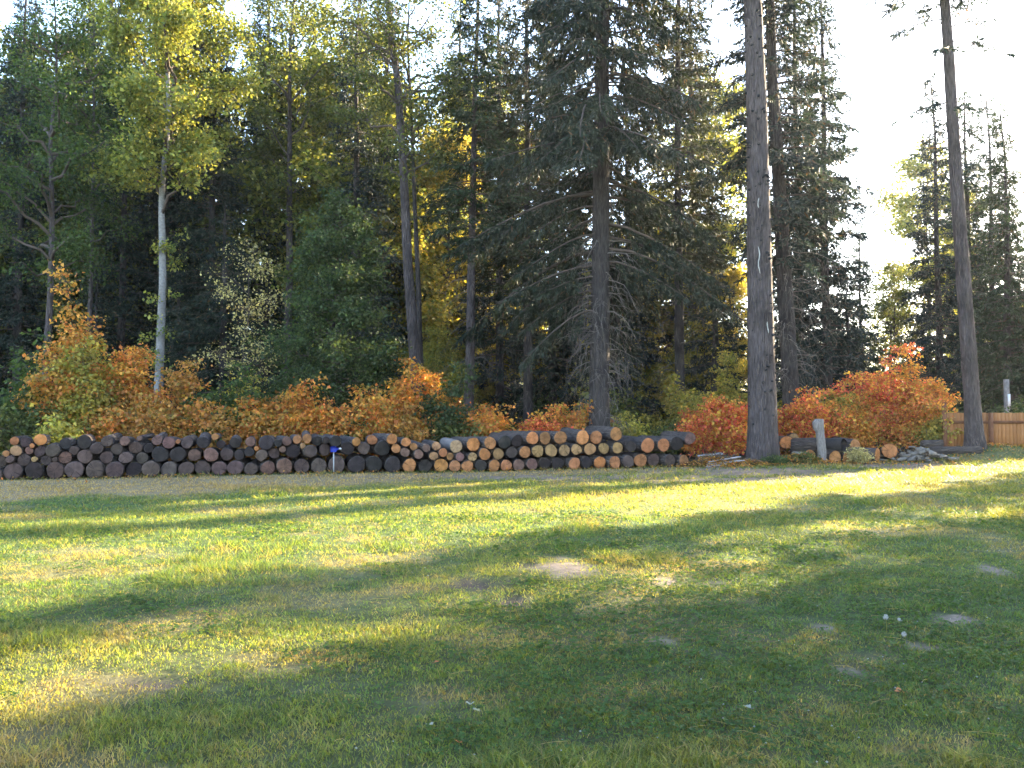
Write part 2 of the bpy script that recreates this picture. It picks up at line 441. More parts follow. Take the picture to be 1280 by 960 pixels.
# ------------------------------------------------------------------ grass, clover (uncountable ground cover)
def grass():
    rng = np.random.RandomState(5)
    mb = MB()
    zones = [(3.0, 4.6, 7600, .0052, .017, 2), (4.6, 6.5, 4400, .0064, .019, 2), (6.5, 9.5, 2400, .0080, .022, 1), (9.5, 14, 1050, .0115, .027, 1), (14, 20, 420, .018, .034, 1), (20, 31, 150, .027, .044, 1)]
    for y0, y1, dens, w, h, seg in zones:
        hw = .68 * y1 + .8
        n = int(dens * (y1 - y0) * 2 * hw)
        x = rng.uniform(-hw, hw, n); y = rng.uniform(y0, y1, n)
        # clump the blades
        x = x + .06 * rng.normal(size=n) ; y = y + .05 * rng.normal(size=n)
        soil, dark, dry, litter = masks(x, y)
        tuft = fbm(x, y, .35, N2)
        big = fbm(x, y, 1.7, N1)
        keep = (rng.rand(n) > soil * .88) & (rng.rand(n) > dark * .8) & (rng.rand(n) > litter * .9) & (rng.rand(n) > dry * .35) & (rng.rand(n) < .05 + 1.7 * tuft) & (np.abs(x) < .68 * y + .8)
        x, y, dry, tuft, big, litter = x[keep], y[keep], dry[keep], tuft[keep], big[keep], litter[keep]
        n = len(x)
        H = h * (.45 + 1.0 * tuft ** 1.5 * 2.2) * rng.uniform(.6, 1.35, n) * (1 - .35 * dry)
        tall = np.clip((big - .58) * 8, 0, 1)
        H *= 1 + 1.3 * tall
        c = lerp(np.tile(C_GR, (n, 1)), C_YG, np.clip((fbm(x, y, 4.0, N3) - .38) * 2.2 + rng.normal(0, .25, n), 0, 1))
        mot = fbm(x, y, .28, N1)
        st = np.clip(dry * 1.1 + np.clip((mot - .54) * 2.0, 0, .30) + .28 * (rng.rand(n) < .16) * rng.rand(n) * 3 - .1, 0, 1)
        c = lerp(c, C_DRY * 1.15, st)
        c = c * (rng.uniform(.6, 1.5, n) * (.72 + .75 * fbm(x, y, .17, N3)))[:, None]
        az = rng.uniform(0, 2 * np.pi, n)
        lean = rng.uniform(.3, 1.9, n) * H
        P0 = np.c_[x, y, gz(x, y) - .004]
        D = np.c_[np.cos(az), np.sin(az), np.zeros(n)]
        a2 = az + rng.uniform(.6, 2.5, n)
        S = np.c_[np.cos(a2), np.sin(a2), np.zeros(n)] * (w * rng.uniform(.6, 1.4, n) * .5)[:, None]
        tip = P0 + D * lean[:, None] + np.array([0, 0, 1.]) * H[:, None]
        if seg == 2:
            mid = P0 + D * (lean * .3)[:, None] + np.array([0, 0, .6]) * H[:, None]
            V = np.stack([P0 - S, P0 + S, mid + S * .8, mid - S * .8, tip], 1).reshape(-1, 3)
            b = np.arange(n) * 5
            i = mb.n
            mb.add(V, np.stack([b, b + 1, b + 2, b + 3], 1), np.repeat(c, 5, 0))
            mb.F.append(np.stack([b + 3, b + 2, b + 4], 1) + i)
        else:
            V = np.stack([P0 - S, P0 + S, tip], 1).reshape(-1, 3)
            mb.add(V, np.arange(n * 3).reshape(-1, 3), np.repeat(c, 3, 0))
    tag(mb.build('grass', M['grass'], smooth=False), 'short patchy lawn grass covering the clearing in front of the log pile', 'grass', kind='stuff')

    # clover and small broad leaves close to the camera
    cl = MB()
    for y0, y1, dens, s in [(3.0, 5.5, 1100, .018), (5.5, 9, 480, .026), (9, 14, 130, .038)]:
        hw = .68 * y1 + .8
        n = int(dens * (y1 - y0) * 2 * hw)
        x = rng.uniform(-hw, hw, n); y = rng.uniform(y0, y1, n)
        soil, dark, dry, litter = masks(x, y)
        k = (fbm(x, y, 1.1, N3) + .12 * (x > 0) > .5 + .25 * rng.rand(n)) & (soil < .4) & (dark < .4) & (dry < .5) & (np.abs(x) < .68 * y + .8)
        x, y = x[k], y[k]; n = len(x)
        z = gz(x, y) + rng.uniform(.012, .042, n)
        az = rng.uniform(0, 6.28, n)
        c = np.array([.045, .088, .024]) * rng.uniform(.7, 1.5, (n, 1)) * np.array([1, 1, 1])
        for q in range(3):
            a = az + q * 2.094
            D = unit(np.c_[np.cos(a), np.sin(a), rng.uniform(-.3, .5, n)])
            up = unit(np.c_[rng.normal(0, .3, (n, 2)), np.ones(n)])
            V, F = blades(np.c_[x, y, z], D, up, s * rng.uniform(.7, 1.3, n), s * .95 * rng.uniform(.8, 1.2, n), .12)
            cl.add(V, F, np.repeat(c, 4, 0))
    tag(cl.build('clover_leaves', M['grass'], smooth=False), 'low dark green clover leaves growing among the lawn grass', 'clover', kind='stuff')
    fl = MB()
    n = 700
    y = 3.6 + 11 * rng.rand(n) ** .8; x = rng.uniform(-.2, .7, n) * y
    soil, dark, dry, litter = masks(x, y)
    k = (fbm(x, y, 1.6, N1) > .47) & (soil < .4) & (dry < .5)
    x, y = x[k], y[k]
    O = np.array([[1, 0, 0], [0, 1, 0], [-1, 0, 0], [0, -1, 0], [0, 0, .8], [0, 0, -.6]]) * .0065
    OF = np.array([[0, 1, 4], [1, 2, 4], [2, 3, 4], [3, 0, 4], [1, 0, 5], [2, 1, 5], [3, 2, 5], [0, 3, 5]])
    for a, b in zip(x, y):
        s = rng.uniform(.6, 1.3)
        fl.add(O * s + np.array([a, b, float(gz(a, b)) + rng.uniform(.035, .065)]), OF, np.array([.36, .37, .30]) * rng.uniform(.6, 1))
    tag(fl.build('clover_flowers', M['fluff']), 'tiny white clover flowers dotted over the right half of the lawn', 'clover flowers', kind='stuff')
    # loose dry stalks lying in the grass, lower right
    ds = MB()
    n = 300
    y = 3.4 + 6.5 * rng.rand(n) ** 1.5; x = rng.uniform(-.6, .68, n) * y
    k = rng.rand(n) < np.where((x > .8) & (y < 5.5), 1, .45)
    x, y = x[k], y[k]; n = len(x)
    a = rng.normal(.1, .8, n); ln = rng.uniform(.05, .2, n)
    t = np.linspace(-.5, .5, 5)
    P = np.stack([np.c_[x + ln * np.cos(a) * u, y + ln * np.sin(a) * u, gz(x, y) + .03 + .03 * (.25 - u * u) + .002 * rng.normal(size=n)] for u in t], 1)
    V, F = tubes(P, np.full((n, 5), .0011), 3)
    ds.add(V, F, np.repeat(np.array([.34, .28, .15]) * rng.uniform(.6, 1.3, (n, 1)), 15, 0))
    tag(ds.build('dry_stalks', M['grass']), 'thin straw coloured stalks strewn over the grass', 'straw', kind='stuff')
grass()

# ------------------------------------------------------------------ tree generators
def trunk_path(rng, H, lean=(0, 0), wob=.12, K=26, curve=0.0):
    t = np.linspace(0, 1, K)
    w = np.c_[np.interp(t, np.linspace(0, 1, 7), rng.normal(0, wob, 7)), np.interp(t, np.linspace(0, 1, 7), rng.normal(0, wob, 7))]
    w[0] = 0; w -= w[0]
    return np.c_[lean[0] * t * H + w[:, 0] * t + curve * (t - t * t) * H, lean[1] * t * H + w[:, 1] * t, t * H - .25 * (t == 0)]

def trunk_geo(rng, P, r0, sides=16, flare=.35, ridge=.05, top=.06, taper=.8):
    z = P[:, 2]; H = z[-1]
    t = np.clip(z / H, 0, 1)
    r = r0 * (top + (1 - top) * (1 - t) ** taper) + r0 * flare * np.exp(-np.clip(z, 0, None) / (1.4 * r0 + .1))
    V, F = tubes(P, r, sides)
    a = np.tile(np.arange(sides) * 2 * np.pi / sides, len(P))
    cen = np.repeat(P, sides, 0)
    ph = np.repeat(np.cumsum(rng.normal(0, .25, len(P))), sides)
    k = 1 + ridge * (np.sin(3 * a + ph * .3 + 1) * .6 + np.sin(7 * a - ph * .5) * .5 + rng.normal(0, .35, len(a)))
    if sides >= 28:
        k += ridge * (np.abs(np.sin(9.5 * a + ph * .9 + 1.5 * np.sin(2 * a))) - .5) * 1.1
    k += flare * .5 * np.exp(-np.clip(np.repeat(z, sides), 0, None) / (.8 * r0 + .05)) * np.sin(5 * a + 1) * .5
    return cen + (V - cen) * k[:, None], F

NEEDLE = dict(droop=[(.016, .024, .014), (.030, .037, .019)], dark=[(.012, .021, .015), (.021, .032, .019)], blue=[(.016, .026, .025), (.026, .039, .034)],
              olive=[(.026, .033, .014), (.044, .048, .019)], mid=[(.022, .038, .017), (.038, .056, .023)])

def conifer(rng, H, h0, Rmax, r0, pal='dark', whorl=.42, per=6, sag=.35, rise=.25, hang=.25, dens=1.6, lean=(0, 0), curve=0.0, shape=.8,
            bark='bark_dark', dead=0, dead_to=None, sector=None, keep=1.0, full_below=None, trunk_seg=26, sides=12, ridge=.05, topr=.06, taper=.8, flare=.35, twl=1.65):
    """returns dict of meshes: trunk, branches, crown, dead_branches"""
    P = trunk_path(rng, H, lean, .10, trunk_seg, curve)
    tm = MB().add(*trunk_geo(rng, P, r0, sides, flare, ridge, topr, taper))
    out = dict(trunk=tm.mesh('trunk', M[bark]))
    def axis(z):
        return np.c_[np.interp(z, P[:, 2], P[:, 0]), np.interp(z, P[:, 2], P[:, 1]), z]
    zz = []
    z = h0
    while z < H - .15:
        zz += [z + rng.normal(0, whorl * .3) for _ in range(per)]
        z += whorl * rng.uniform(.75, 1.3) * (1 - .45 * max(0, z / H - .5))
    zb = np.clip(np.array(zz), h0 * .9, H - .1); nb = len(zb)
    az = rng.uniform(0, 2 * np.pi, nb)
    t = (zb - h0) / (H - h0)
    prof = np.clip(1 - t, 0.02, 1) ** shape * np.clip(.45 + t * 4.5, 0, 1)
    Lb = Rmax * prof * rng.uniform(.55, 1.15, nb) + .15
    k = rng.rand(nb) < keep
    if sector is not None:
        k &= sector(zb, az, rng)
    zb, az, t, Lb = zb[k], az[k], t[k], Lb[k]; nb = len(zb)
    rs = rise * (t * 1.6 - .25) + rng.normal(0, .08, nb)
    sg = sag * (1.1 - t * .8) * rng.uniform(.6, 1.4, nb)
    dirh = np.c_[np.cos(az), np.sin(az), np.zeros(nb)]
    perp = np.c_[-np.sin(az), np.cos(az), np.zeros(nb)]
    bend = rng.normal(0, .12, nb)
    base = axis(zb)
    def curve_at(i, u):
        L = Lb[i]
        return base[i] + dirh[i] * (L * u)[:, None] + perp[i] * (bend[i] * L * u * u)[:, None] + np.array([0, 0, 1.]) * (L * (rs[i] * u - sg[i] * u * u + .35 * sg[i] * u ** 3))[:, None]
    uu = np.linspace(0, 1, 6)
    BP = np.stack([curve_at(np.arange(nb), np.full(nb, u)) for u in uu], 1)
    br = (.012 + .011 * Lb)[:, None] * (1 - .85 * uu)[None]
    out['branches'] = MB().add(*tubes(BP, br, 4)).mesh('branches', M['twig'])
    # branchlets
    nl = np.maximum(3, (Lb / .17 * dens)).astype(int)
    i = np.repeat(np.arange(nb), nl)
    n = len(i)
    u = rng.uniform(.12, 1.0, n) ** .8
    p0 = curve_at(i, u)
    side = np.where(rng.rand(n) < .5, -1, 1)
    ln = (.16 + .36 * Lb[i] * (1.05 - u) ** .8 * .75) * rng.uniform(.6, 1.3, n)
    ln = np.minimum(ln, .95)
    d = unit(dirh[i] * rng.uniform(.4, 1.0, n)[:, None] + perp[i] * (side * rng.uniform(.5, 1.1, n))[:, None] + np.array([0, 0, 1.]) * (rng.normal(-hang, .22, n))[:, None])
    # twigs
    nt_ = np.maximum(2, (ln / .062 * dens ** .5)).astype(int)
    j = np.repeat(np.arange(n), nt_)
    m = len(j)
    v = rng.uniform(.05, 1, m)
    c = p0[j] + d[j] * (ln[j] * v)[:, None] + np.array([0, 0, -1.]) * (ln[j] * v * v * hang * .5)[:, None]
    td = unit(d[j] * .9 + rng.normal(0, .55, (m, 3)) + np.array([0, 0, -.22 - .5 * hang]))
    V, F = blades(c, td, rand_dirs(rng, m), rng.uniform(.10, .22, m) * twl, rng.uniform(.022, .05, m) * twl, .05)
    a_, b_ = np.array(NEEDLE[pal][0]), np.array(NEEDLE[pal][1])
    mixv = np.clip(.45 * rng.rand(nb)[i][j] + .55 * rng.rand(m), 0, 1)
    C = lerp(np.tile(a_, (m, 1)), b_, mixv) * rng.uniform(.75, 1.3, (m, 1))
    brown = rng.rand(m) < .03
    C[brown] = (.10, .06, .03)
    out['crown'] = MB().add(V, F, np.repeat(C, 4, 0)).mesh('crown', M['needle'], False)
    if dead:
        zt = dead_to or h0 + 2
        nb = dead
        zb = rng.uniform(1.6, zt, nb); az = rng.uniform(0, 2 * np.pi, nb)
        L = rng.uniform(1.0, 3.0, nb) * (.4 + .6 * zb / zt)
        dh = np.c_[np.cos(az), np.sin(az), np.zeros(nb)]
        pp = np.c_[-np.sin(az), np.cos(az), np.zeros(nb)]
        K = 7
        u = np.linspace(0, 1, K)[None, :, None]
        dz = rng.uniform(.15, .75, nb)[:, None, None]
        Pd = axis(zb)[:, None] + dh[:, None] * L[:, None, None] * (u - .25 * u * u) + pp[:, None] * (L * rng.normal(0, .2, nb))[:, None, None] * u * u + np.array([0, 0, 1.]) * (.12 * u - dz * u * u) * L[:, None, None]
        Pd[:, 1:] += rng.normal(0, .04, (nb, K - 1, 3))
        Rr = (.008 + .006 * L)[:, None] * (1 - .8 * np.linspace(0, 1, K))[None]
        db = MB().add(*tubes(Pd, Rr, 4))
        ns = nb * 6
        w = rng.randint(0, nb, ns); ku = rng.randint(2, K, ns)
        q = Pd[w, ku]
        dd = unit(dh[w] * rng.uniform(-.1, .8, ns)[:, None] + rng.normal(0, .45, (ns, 3)) + np.array([0, 0, -.75]))
        l2 = rng.uniform(.2, .9, ns)
        u2 = np.linspace(0, 1, 4)[None, :, None]
        P2 = q[:, None] + dd[:, None] * l2[:, None, None] * u2 + np.array([0, 0, -.25]) * (u2 ** 2) * l2[:, None, None]
        P2[:, 1:] += rng.normal(0, .02, (ns, 3, 3))
        db.add(*tubes(P2, np.full((ns, 1), .0065) * np.linspace(1, .35, 4)[None], 3))
        out['dead_branches'] = db.mesh('dead_branches', M['dead'])
    return out, P

PAL = dict(
    lime=[(.21, .23, .06), (.30, .29, .07), (.13, .17, .05)],
    green=[(.060, .095, .030), (.085, .12, .035), (.045, .075, .026)],
    deep=[(.052, .082, .032), (.078, .108, .040), (.040, .062, .028)],
    olive=[(.11, .13, .04), (.15, .155, .045), (.075, .095, .033)],
    gold=[(.42, .32, .07), (.34, .29, .06), (.22, .22, .05)],
    yellow=[(.46, .37, .08), (.36, .32, .06), (.20, .22, .05)],
    orange=[(.62, .26, .06), (.64, .33, .07), (.54, .18, .055), (.40, .28, .06)],
    amber=[(.60, .30, .07), (.52, .28, .065), (.32, .24, .06), (.56, .20, .06)],
    red=[(.68, .19, .08), (.70, .30, .07), (.58, .11, .07), (.66, .42, .08)],
    rust=[(.46, .21, .07), (.52, .26, .075), (.30, .21, .06), (.54, .29, .075)],
    pale=[(.42, .37, .18), (.32, .29, .14), (.48, .41, .19)],
)
def leaves(rng, cen, per, sig, size, pal, flat=.6, seeds=None):
    n = len(cen) * per
    i = np.repeat(np.arange(len(cen)), per)
    sg = (sig if np.ndim(sig) else np.full(len(cen), sig))[i]
    off = rng.normal(size=(n, 3)) * np.array([1, 1, flat]) * sg[:, None]
    c = cen[i] + off
    d = unit(off / sg[:, None] * .4 + rng.normal(0, .7, (n, 3)) + np.array([0, 0, -.35]))
    nn = unit(rng.normal(0, .6, (n, 3)) + np.array([0, 0, .8]))
    L = size * rng.uniform(.5, 1.45, n)
    V, F = blades(c, d, nn, L, L * rng.uniform(.6, .95, n), .10)
    pc = np.array(PAL[pal])
    # colour by branch cluster, then leaf by leaf
    ci = rng.randint(0, len(pc), len(cen))[i]
    own = rng.randint(0, len(pc), n)
    ci = np.where(rng.rand(n) < .35, own, ci)
    C = pc[ci] * rng.uniform(.7, 1.3, (n, 1)) * rng.uniform(.68, 1.3, (len(cen), 1))[i]
    return V, F, np.repeat(C, 4, 0)

def deciduous(rng, H, h0, Rc, r0, pal, nclus=420, per=26, size=.10, bark='bark', lean=(0, 0), curve=0.0, sig=.30, up=.7, width=1.0, sparse=0, limbs=22, prof='round', topr=.1, low=0):
    P = trunk_path(rng, H, lean, .15, 22, curve)
    tm = MB().add(*trunk_geo(rng, P, r0, 12, .3, .04, topr, .85))
    def axis(z):
        return np.c_[np.interp(z, P[:, 2], P[:, 0]), np.interp(z, P[:, 2], P[:, 1]), z]
    z = np.sort(h0 + (H - h0) * rng.uniform(0, .97, limbs) ** .9)
    t = (z - h0) / (H - h0)
    pf = np.sin(np.pi * np.clip(.18 + .8 * t, 0, 1)) if prof == 'round' else (np.clip(1 - t, .05, 1) ** .75 * np.clip(.5 + 4 * t, 0, 1))
    L = Rc * pf * rng.uniform(.65, 1.15, limbs) + .3
    az = np.arange(limbs) * 2.399 + rng.normal(0, .4, limbs)
    dh = np.c_[np.cos(az), np.sin(az), np.zeros(limbs)]
    K = 7
    u = np.linspace(0, 1, K)[None, :, None]
    rise = rng.uniform(.5, 1.2, limbs)[:, None, None] * up
    LP = axis(z)[:, None] + dh[:, None] * L[:, None, None] * u + np.array([0, 0, 1.]) * L[:, None, None] * (rise * u - .25 * u * u)
    LP[:, 1:] += rng.normal(0, .05, (limbs, K - 1, 3)) * L[:, None, None]
    lr = np.minimum(.012 + .022 * L, r0 * .5)[:, None] * (1 - .85 * np.linspace(0, 1, K))[None]
    bm = MB().add(*tubes(LP, lr, 5))
    ns = max(nclus // 3, limbs * 2)
    w = np.minimum((rng.rand(ns) * limbs).astype(int), limbs - 1)
    pL = L / L.sum()
    w = rng.choice(limbs, ns, p=pL)
    uq = rng.uniform(.2, 1, ns) ** .7 * (K - 1)
    k0 = np.minimum(uq.astype(int), K - 2); fr = (uq - k0)[:, None]
    q = LP[w, k0] * (1 - fr) + LP[w, k0 + 1] * fr
    sd = unit(dh[w] * .5 + rng.normal(0, .6, (ns, 3)) + np.array([0, 0, .25]))
    sl = rng.uniform(.25, .75, ns) * (.35 + .28 * L[w])
    u2 = np.linspace(0, 1, 4)[None, :, None]
    SP = q[:, None] + sd[:, None] * sl[:, None, None] * u2
    SP[:, 1:] += rng.normal(0, .03, (ns, 3, 3))
    bm.add(*tubes(SP, np.full((ns, 1), .009) * np.linspace(1, .4, 4)[None], 3))
    cen = np.concatenate([SP[:, 2], SP[:, 3], SP[:, 3] + rng.normal(0, .2, (ns, 3))])
    top = axis(rng.uniform(H * .9, H * .99, 6))
    cen = np.concatenate([cen, top])
    if sparse:
        cen = cen[rng.rand(len(cen)) > sparse]
    V, F, C = leaves(rng, cen, per, sig * rng.uniform(.7, 1.4, len(cen)), size, pal)
    return dict(trunk=tm.mesh('trunk', M[bark]), branches=bm.mesh('branches', M['twig']), crown=MB().add(V, F, C).mesh('crown', M['leaf'], False)), P

def shrub_mesh(rng, H, W, pal, nst=13, per=24, size=.11, sig=.15, dens=1.1, D=None, up=.5):
    """many stems fanning out of the ground, leaf clumps along their upper two thirds"""
    D = D or W * .8
    bm = MB()
    a = rng.uniform(0, 2 * np.pi, nst); rr = np.sqrt(rng.uniform(0.02, 1, nst))
    hh = H * (1 - .45 * rr ** 2) * rng.uniform(.66, 1.0, nst) * np.where(rng.rand(nst) < .25, 1.22, 1)
    K = 7
    u = np.linspace(0, 1, K)[None, :, None]
    tip = np.c_[np.cos(a) * rr * W * .5, np.sin(a) * rr * D * .5, hh]
    base = np.c_[rng.normal(0, .15, nst), rng.normal(0, .15, nst), np.full(nst, -.08)]
    mid = base * .6 + tip * .4; mid[:, 2] = tip[:, 2] * .55
    SP = base[:, None] * (1 - u) ** 2 + 2 * mid[:, None] * u * (1 - u) + tip[:, None] * u * u
    SP[:, 1:] += rng.normal(0, .03, (nst, K - 1, 3)) * H / 2
    bm.add(*tubes(SP, np.full((nst, 1), .016) * np.linspace(1, .3, K)[None], 4))
    ns = int(nst * 16 * dens * max(.6, H / 2))
    w = rng.randint(0, nst, ns); uq = rng.uniform(.22, 1, ns) ** .85 * (K - 1)
    k0 = np.minimum(uq.astype(int), K - 2); fr = (uq - k0)[:, None]
    q = SP[w, k0] * (1 - fr) + SP[w, k0 + 1] * fr
    d = unit(rng.normal(0, 1, (ns, 3)) * np.array([1, 1, .45]) + np.array([0, 0, .15]))
    l = rng.uniform(.12, .42, ns) * (.45 + .3 * W)
    TP = q[:, None] + d[:, None] * l[:, None, None] * np.linspace(0, 1, 3)[None, :, None]
    bm.add(*tubes(TP, np.full((ns, 1), .005) * np.linspace(1, .5, 3)[None], 3))
    cen = np.concatenate([TP[:, 1], TP[:, 2]])
    cen[:, 2] = np.maximum(cen[:, 2], .12)
    V, F, C = leaves(rng, cen, per // 2, sig * rng.uniform(.6, 1.4, len(cen)), size, pal, .38)
    V[:, 2] = np.maximum(V[:, 2], .02)
    return dict(stems=bm.mesh('stems', M['twig']), leaves=MB().add(V, F, C).mesh('leaves', M['leaf'], False))

def place(meshes, name, label, cat, loc, rz=0.0, s=1.0, group=None, sz=None):
    t = thing(name, label, cat, loc, rz, group)
    t.scale = (s, s, sz or s)
    tr = None
    for k, me in meshes.items():
        o = link(k, me, tr if (tr and k in ('branches', 'dead_branches')) else t)
        if k == 'trunk': tr = o
        if k in ('branches', 'dead_branches', 'stems'): o['kind'] = 'stuff'
    return t

def tloc(px, Y, dz=0.0):
    x = xat(px, Y)
    return (x, Y, float(gz(x, Y)) * max(0, 1 - max(0, (math.hypot(x, Y) - 60) / 40)) - .03 + dz)

def lean_for(bx, by, tx, ty, Y):
    """lean (dx per unit height) of a trunk whose foot shows at pixel (bx,by) and that passes pixel (tx,ty)"""
    a, b = at(bx, by, Y), at(tx, ty, Y)
    return (b[0] - a[0]) / (b[2] - a[2])

RS = np.random.RandomState
# ------------------------------------------------------------------ featured trees
# big bare trunk right of centre
lx = lean_for(953, 568, 943, 0, 28.6)
m, P_big = conifer(RS(11), 36, 17.0, 4.2, .50, 'olive', lean=(lx, 0), bark='bark', dens=.6, twl=2.2, trunk_seg=110, sides=56, ridge=.03, topr=.10, taper=.95, flare=.2)
big = place(m, 'conifer_tree', 'massive straight grey conifer trunk rising beside the right end of the long log pile', 'tree', tloc(953, 28.6, -.05))
def stubs(root, P, r0, n, z0, z1, seed, Htot, topr=.10, taper=.95):
    rng = RS(seed)
    mb = MB()
    for _ in range(n):
        z = rng.uniform(z0, z1); a = rng.uniform(math.pi, 2 * math.pi)
        c = np.array([np.interp(z, P[:, 2], P[:, 0]), np.interp(z, P[:, 2], P[:, 1]), z])
        r = r0 * (topr + (1 - topr) * (1 - z / Htot) ** taper)
        d = np.array([math.cos(a), math.sin(a), rng.uniform(-.2, .15)])
        l = rng.uniform(.03, .12)
        mb.add(*tubes(np.stack([c + d * r * .9, c + d * (r + l * .5), c + d * (r + l)]), np.array([.048, .038, .02]) * rng.uniform(.7, 1.3), 6))
    mb.build('branch_stubs', M['char'], root.children[0])['kind'] = 'stuff'
stubs(big, P_big, .50, 95, 1.3, 17, 3, 36)
sap = MB()
for zz, sx, ln in [(6.95, -.13, .95), (8.95, -.10, .35), (4.6, .12, .4)]:
    z = np.linspace(zz - ln / 2, zz + ln / 2, 8)
    r = .5 * (.10 + .90 * (1 - z / 36) ** .95)
    cxp, cyp = np.interp(z, P_big[:, 2], P_big[:, 0]), np.interp(z, P_big[:, 2], P_big[:, 1])
    ox = sx + np.sin(z * 9) * .025
    sap.add(*tubes(np.c_[cxp + ox, cyp - np.sqrt(r * r - ox * ox) - .012, z], np.array([.006, .016, .02, .018, .016, .02, .02, .006]), 5))
sap.build('sap_streak', M['sap'], big.children[0])['kind'] = 'stuff'

# second dark trunk just behind it
lx = lean_for(992, 530, 966, 40, 32.5)
m, _ = conifer(RS(12), 30, 7.5, 3.4, .36, 'blue', lean=(lx, .0), bark='bark_dark', dead=62, dead_to=8.5, sides=20, trunk_seg=40, hang=.35, sag=.5, keep=.75)
place(m, 'conifer_tree', 'dark conifer with drooping dead twigs close behind the massive grey trunk', 'tree', tloc(992, 32.5))

# big drooping conifer right of the middle
lx = lean_for(748, 525, 752, 0, 30.5)
m, _ = conifer(RS(13), 34, 4.6, 5.6, .39, 'droop', lean=(lx, 0), bark='bark_dark', dead=120, dead_to=8.5, sides=28, trunk_seg=60, sag=.8, rise=.1, hang=.75, whorl=.46, per=6, dens=1.7, flare=.35, ridge=.05,
               sector=lambda z, a, r: (z > 11.5) | (np.sin(a) > -.5) & (r.rand(len(z)) < np.clip(.45 + (z - 5) / 5, .45, 1)) & ((np.cos(a) < .4) | (z > 7.5)))
place(m, 'conifer_tree', 'large dark conifer with drooping boughs and dead twigs hanging low on its trunk', 'tree', tloc(748, 30.5), 0)

# leaning bare trunk at the right
lx = lean_for(1218, 556, 1184, 0, 30.6)
m, P_l = conifer(RS(14), 31, 16.9, 2.6, .29, 'blue', lean=(lx, 0), bark='bark', dead=8, dead_to=15, trunk_seg=60, sides=28, ridge=.05, topr=.2, taper=.9, curve=-.012, flare=.4, per=5, keep=.7)
lt = place(m, 'conifer_tree', 'slender leaning bare conifer trunk growing in front of the wooden fence', 'tree', tloc(1218, 30.6))
# the few living boughs low on that trunk
mt, _ = conifer(RS(15), 31, 10.5, 2.4, .05, 'blue', lean=(lx, 0), curve=-.012, whorl=1.9, per=3, keep=1, sag=.5, dens=1.3,
                sector=lambda z, a, r: (z < 16.5) & (np.sin(a) < .5))
bo = link('boughs', mt['crown'], lt); link('bough_wood', mt['branches'], bo)['kind'] = 'stuff'

# pale trunked cottonwood at the left, sunlit crown
lx = lean_for(197, 470, 206, 140, 34)
m, _ = deciduous(RS(21), 21.5, 9.0, 3.1, .20, 'lime', 900, 42, .145, 'bark_pale', (lx, 0), sig=.27, limbs=34, up=.9, topr=.12)
place(m, 'broadleaf_tree', 'pale white trunked tree with a sunlit yellow green crown at left', 'tree', tloc(197, 34))
ra = RS(210)
za = np.r_[ra.uniform(3.2, 9.5, 26)]; aa = ra.uniform(0, 6.28, 26); la = ra.uniform(.3, .9, 26)
sp0 = np.c_[lx * za, 0 * za, za]; sp1 = sp0 + np.c_[np.cos(aa) * la, np.sin(aa) * la, .25 * la]
last = [o for o in col.objects if o.name.startswith('broadleaf_tree')][-1]
sv = MB().add(*leaves(ra, np.r_[sp1, sp0 * .35 + sp1 * .65], 20, .16, .13, 'lime')).build('leaf_sprigs', M['leaf'], last, False)
MB().add(*tubes(np.stack([sp0, .5 * (sp0 + sp1) + np.array([0, 0, .04]), sp1], 1), np.tile([.014, .010, .005], (26, 1)), 4)).build('twigs', M['twig'], sv)['kind'] = 'stuff'
lx = lean_for(358, 420, 362, 150, 42)
m, _ = deciduous(RS(22), 25, 11.5, 2.5, .24, 'olive', 520, 30, .13, 'bark', (lx, 0), sig=.36, limbs=30, up=1.1)
place(m, 'broadleaf_tree', 'tall grey trunked tree with a narrow yellow green crown behind the leafy green tree', 'tree', tloc(358, 42))
lx = lean_for(527, 430, 500, 40, 35)
m, _ = deciduous(RS(23), 24, 11.5, 2.8, .27, 'olive', 420, 28, .12, 'bark', (lx, 0), sig=.34, limbs=24, up=1.0, topr=.25)
place(m, 'broadleaf_tree', 'tall dark trunk leaning left above the orange sprigs at centre left', 'tree', tloc(527, 35))
lx = lean_for(528, 430, 516, 40, 36.2)
m, _ = deciduous(RS(24), 22, 12.5, 2.2, .15, 'olive', 300, 26, .12, 'bark_dark', (lx, 0), sig=.34, limbs=18, up=1.0)
place(m, 'broadleaf_tree', 'thin dark trunk tight behind the tall left leaning trunk', 'tree', tloc(530, 36.2))
lx = lean_for(584, 480, 590, 240, 36)
m, _ = conifer(RS(25), 24, 9, 2.3, .235, 'mid', lean=(lx, 0), bark='bark', dead=20, dead_to=9)
place(m, 'conifer_tree', 'grey trunked conifer standing just left of the big drooping conifer', 'tree', tloc(584, 36))
m, _ = deciduous(RS(26), 20, 7.0, 3.0, .17, 'green', 560, 30, .12, 'bark', (.0, 0), sig=.36, limbs=32, up=.9)
place(m, 'broadleaf_tree', 'green leafy tree with a thin dark trunk at the far left edge', 'tree', tloc(58, 35))
m, _ = deciduous(RS(27), 22, 9.5, 2.2, .13, 'green', 420, 28, .12, 'bark', (.002, 0), sig=.36, limbs=26, up=.9)
place(m, 'broadleaf_tree', 'thin grey trunked green tree between the left edge and the pale trunk', 'tree', tloc(108, 38))

